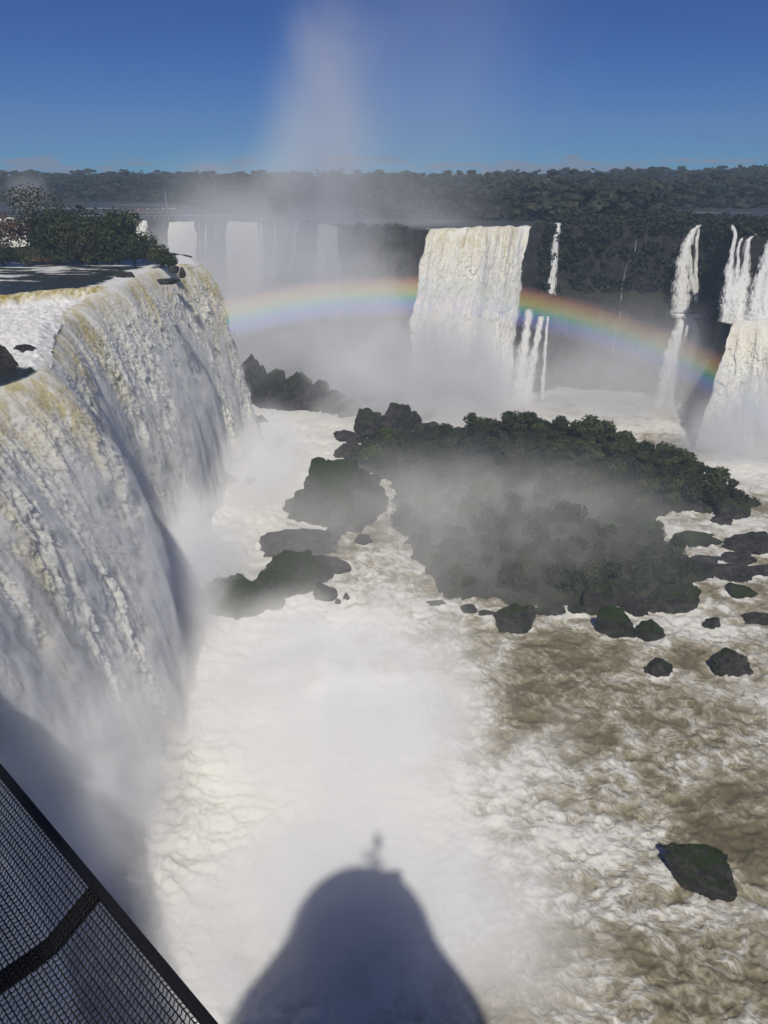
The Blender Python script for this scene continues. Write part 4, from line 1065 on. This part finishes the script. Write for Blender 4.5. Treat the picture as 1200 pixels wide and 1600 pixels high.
link('mast', mesh_from('mast', V, F, False, None, [M['metal']]), tw)

# ------------------------------------------------------------------ wire-mesh guard at the lower left
S = 2.3
R_ = np.array((.733, -.680, 0)); N_ = np.array((-.680, -.733, 0))          # along the rail / inwards
O_ = np.array((-.289 * S, .519 * S, CAM_Z - .65 * S))
def gp(a, b):
    """point on the guard: a along the rail, b inwards from it; it dips to a fold and then levels out"""
    drop = np.interp(b, (0, .125, .6, 2.0), (0, .070, .060, .03))
    return O_ + R_ * a + N_ * b - np.array((0, 0, drop))
fence = link('mesh_guard', None, None, tuple(O_)); tag(fence, 'black steel wire-mesh guard with a frame at the lower left corner', 'railing')
def bar(path, w, h, name):
    P = np.array([p for p in path]) - O_; T = np.gradient(P, axis=0); T /= np.linalg.norm(T, axis=1)[:, None]
    V, F = [], []
    for i, p in enumerate(P):
        sd = np.cross(T[i], (0, 0, 1)); sd /= np.linalg.norm(sd); up = np.cross(sd, T[i])
        for x, y in ((-1, -1), (1, -1), (1, 1), (-1, 1)): V.append(p + sd * w / 2 * x + up * h / 2 * y)
    m = len(P)
    for i in range(m - 1):
        for k in range(4): F.append((i*4+k, i*4+(k+1) % 4, (i+1)*4+(k+1) % 4, (i+1)*4+k))
    F += [(3, 2, 1, 0), (m*4-4, m*4-3, m*4-2, m*4-1)]
    me = mesh_from(name, np.array(V), F, False, None, [M['metal']]); o = link(name, me, fence)
    bv = o.modifiers.new('bevel', 'BEVEL'); bv.width = .002; bv.segments = 2; return o
A0, A1 = -1.5, 1.25
bar([gp(A0, 0), gp(0, 0), gp(A1, 0)], .020, .022, 'top_rail')
def smooth_path(a, b0, b1, n=24):
    bs = np.linspace(b0, b1, n); return np.array([gp(a, b) for b in bs])
bar(smooth_path(0, -.012, 1.25, 30) - np.array((0, 0, .012)), .044, .014, 'bracket')
bar(smooth_path(1.2, -.012, 1.25, 30) - np.array((0, 0, .012)), .044, .014, 'bracket')
bar(smooth_path(-1.46, -.012, 1.25, 30) - np.array((0, 0, .012)), .044, .014, 'bracket')
bar([gp(A0, 1.25), gp(0, 1.25), gp(A1, 1.25)], .05, .05, 'inner_rail')
WR = .0016; PITCH_W = .0118
for b in np.arange(.016, 1.24, PITCH_W):
    V, F = tube(np.array([gp(A0 + .02, b), gp(A1 - .02, b)]) - O_, WR, 5, False); link('straight_wire', mesh_from('straight_wire', V, F, True, None, [M['metal']]), fence)
for a in np.arange(A0 + .03, A1 - .02, PITCH_W * 1.12):
    bs = np.arange(.010, 1.245, PITCH_W / 4); k = np.arange(len(bs))
    P = np.array([gp(a + .0022 * math.sin(i * math.pi / 2 + .6), b) + np.array((0, 0, .0018 * math.sin(i * math.pi / 4))) for i, b in zip(k, bs)]) - O_
    V, F = tube(P, WR, 4, False); link('wavy_wire', mesh_from('wavy_wire', V, F, True, None, [M['metal']]), fence)

# ------------------------------------------------------------------ rainbow: a lit arch of droplets, colours by radius
def rainbow():
    """Shell of sunlit droplets where the light comes back at about 41 degrees: a slice of the cone round the point opposite the sun."""
    e = SUN_EL; ax = np.array((0, math.cos(e), -math.sin(e))); rt = np.array((1.0, 0, 0)); off = .015
    ax, rt = ax * math.cos(off) + rt * math.sin(off), rt * math.cos(off) - ax * math.sin(off)
    s0, s1, th0, th1 = 165.0, 240.0, math.radians(39.7), math.radians(42.75)
    ph = np.radians(np.linspace(-19, 62, 90)); V, F = [], []
    for p in ph:
        for s_, th in ((s0, th0), (s0, th1), (s1, th1), (s1, th0)):
            V.append((s_ * math.sin(th) * math.sin(p), s_ * math.sin(th) * math.cos(p), -s_ * math.cos(th)))
    n = len(ph)
    for i in range(n - 1):
        for k in range(4): F.append(((i+1)*4+k, (i+1)*4+(k+1) % 4, i*4+(k+1) % 4, i*4+k))
    F += [(0, 1, 2, 3), (n*4-1, n*4-2, n*4-3, n*4-4)]
    t = NT('rainbow_droplets'); t.n.remove(t.bsdf)
    sx = t.n.new('ShaderNodeSeparateXYZ'); t.l.new(t.coord('Object'), sx.inputs[0])
    xy = t.n.new('ShaderNodeCombineXYZ'); t.l.new(sx.outputs[0], xy.inputs[0]); t.l.new(sx.outputs[1], xy.inputs[1])
    th = t.math('ARCTAN2', t.vmath('LENGTH', xy.outputs[0]), t.math('MULTIPLY', sx.outputs[2], -1.0))
    f = t.math('DIVIDE', t.math('SUBTRACT', th, th0), th1 - th0)
    col = t.ramp(f, [(0.0, (0, 0, 0)), (.10, (.18, .14, .34)), (.24, (.24, .28, .85)), (.36, (.16, .56, .80)), (.46, (.26, .82, .40)), (.57, (.88, .90, .22)), (.69, (1.0, .62, .14)), (.82, (.76, .30, .12)), (.91, (.28, .10, .05)), (1.0, (0, 0, 0))])
    vs = t.n.new('ShaderNodeVolumeScatter'); t.l.new(col, vs.inputs['Color']); vs.inputs['Anisotropy'].default_value = -.6
    t.set(vs.inputs['Density'], t.sstep(sx.outputs[0], -55.0, 75.0, RB_DENS * 2.1, RB_DENS * .55)); t.l.new(vs.outputs[0], t.out.inputs['Volume'])
    o = link('rainbow', mesh_from('rainbow', np.array(V), F, False, None, [t.m]))
    yv = np.cross(-ax, rt); o.matrix_world = Matrix([(rt[i], yv[i], -ax[i], (0, 0, CAM_Z)[i]) for i in range(3)] + [(0, 0, 0, 1)])
    return o
RB_DENS = .0095
tag(rainbow(), 'rainbow arching across the misty gorge in front of the far falls', 'rainbow')

# ------------------------------------------------------------------ spray and haze
def mist(label, loc, rad, dens, nscale=.06, lo=.38, hi=.75, rotz=0.0, roty=0.0, power=1.0, seed=0.0, zs=1.0, g=-.42, col=(.988, .970, .925)):
    t = NT('spray'); t.n.remove(t.bsdf)
    co = t.coord('Object'); p = t.pos()
    r = t.vmath('LENGTH', co)
    fall = t.sstep(r, 1.0, .15)
    if power != 1.0: fall = t.math('POWER', fall, power)
    w = t.vmath('ADD', p, (seed, seed * .7, seed * .3))
    n = t.noise(t.mapping(w, (1, 1, zs)), nscale, 5, .6, .8)
    # noise erodes the edges more than the core
    d = t.math('MULTIPLY', fall, t.sstep(t.math('ADD', n, t.math('MULTIPLY', fall, .18)), lo, hi))
    vs = t.n.new('ShaderNodeVolumeScatter'); vs.inputs['Color'].default_value = (*col, 1); vs.inputs['Anisotropy'].default_value = g
    t.set(vs.inputs['Density'], t.math('MULTIPLY', d, dens)); t.l.new(vs.outputs[0], t.out.inputs['Volume'])
    V, F = ico(3)
    o = link('spray', mesh_from('spray', V * 1.02, F, True, None, [t.m]), None, loc); o.scale = rad; o.rotation_euler = (0, roty, rotz)
    tag(o, label, None, None, 'stuff'); return o
mist('white spray cloud over the plunge of the left fall', (-8, 84, 2), (40, 46, 17), .13, .065, .42, .68, seed=3)
mist('soft spray drifting below the viewer', (-4, 52, 2), (32, 20, 15), .20, .06, .36, .72, seed=5)
mist('spray boiling along the foot of the near left fall', (-37, 60, 3), (15, 34, 30), .19, .07, .36, .7, seed=9)
mist('spray boiling along the foot of the middle left fall', (-37, 120, 3), (15, 40, 24), .13, .07, .38, .7, seed=14)
mist('spray boiling along the foot of the far left fall', (-33, 186, 3), (20, 46, 18), .10, .07, .36, .7, seed=19)
mist('spray filling the gorge below the far falls', (-30, 288, 12), (104, 44, 84), .11, .028, .28, .72, seed=23)
mist('spray hanging left of the broad cream fall', (-4, 262, 18), (40, 16, 52), .11, .04, .32, .72, seed=67)
mist('dense spray at the foot of the broad cream fall', (14, 243, 0), (48, 22, 46), .25, .05, .32, .72, seed=31)
mist('column of spray rising above the horizon', (-19, 264, 78), (30, 22, 92), .042, .034, .42, .74, roty=.20, seed=37, zs=.5)
mist('thin spray spreading downwind of the column', (16, 268, 100), (62, 26, 75), .008, .025, .34, .78, roty=.3, seed=39, zs=.5)
mist('spray at the foot of the right-hand falls', (106, 204, 3), (30, 16, 25), .17, .07, .34, .7, seed=43)
mist('thin veil of spray drifting over the island front', (16, 144, 5), (68, 44, 22), .026, .05, .37, .74, seed=47)
mist('spray puff rising from a hidden fall behind the ledge trees', (-146, 330, 68), (13, 8, 12), .05, .08, .3, .7, seed=61)
mist('thin veil of spray below the right cliff', (80, 245, 8), (62, 28, 38), .045, .05, .32, .7, seed=53)
def fall_spray(shell, label, zsc, dens):
    t = NT('falling_spray'); t.n.remove(t.bsdf); p = t.pos()
    n = t.noise(t.mapping(p, (1, 1, .42)), zsc, 5, .66, .6); n2 = t.noise(t.mapping(p, (1, 1, .2)), .13, 3, .55, .3)
    d = t.sstep(t.math('ADD', t.math('MULTIPLY', n, .62), t.math('MULTIPLY', n2, .42)), .44, .68)
    vs = t.n.new('ShaderNodeVolumeScatter'); vs.inputs['Color'].default_value = (.988, .970, .925, 1); vs.inputs['Anisotropy'].default_value = -.2
    t.set(vs.inputs['Density'], t.math('MULTIPLY', d, dens)); t.l.new(vs.outputs[0], t.out.inputs['Volume'])
    t.m.cycles.volume_step_rate = .12
    V, F = shell
    o = link('spray', mesh_from('spray', V, F, True, None, [t.m])); tag(o, label, None, None, 'stuff')
fall_spray(shell_out[0], 'fine spray clinging to the face of the great left fall', .65, .70)
fall_spray(shell_out[1], 'fine spray clinging to the broad cream fall', .5, .55)
fall_spray(shell_out[2], 'fine spray bursting from the lower right-hand falls', .5, .6)
t = NT('haze_air'); t.n.remove(t.bsdf)
pv_ = t.n.new('ShaderNodeVolumePrincipled'); pv_.inputs['Color'].default_value = (.62, .79, 1.0, 1); pv_.inputs['Density'].default_value = .00042; pv_.inputs['Anisotropy'].default_value = 0
t.l.new(pv_.outputs[0], t.out.inputs['Volume'])
tag(link('haze', mesh_from('haze', *box(0, 780, 85, 3900, 1800, 180), False, None, [t.m])), 'thin humid air between the viewer and the far forest', None, None, 'stuff')
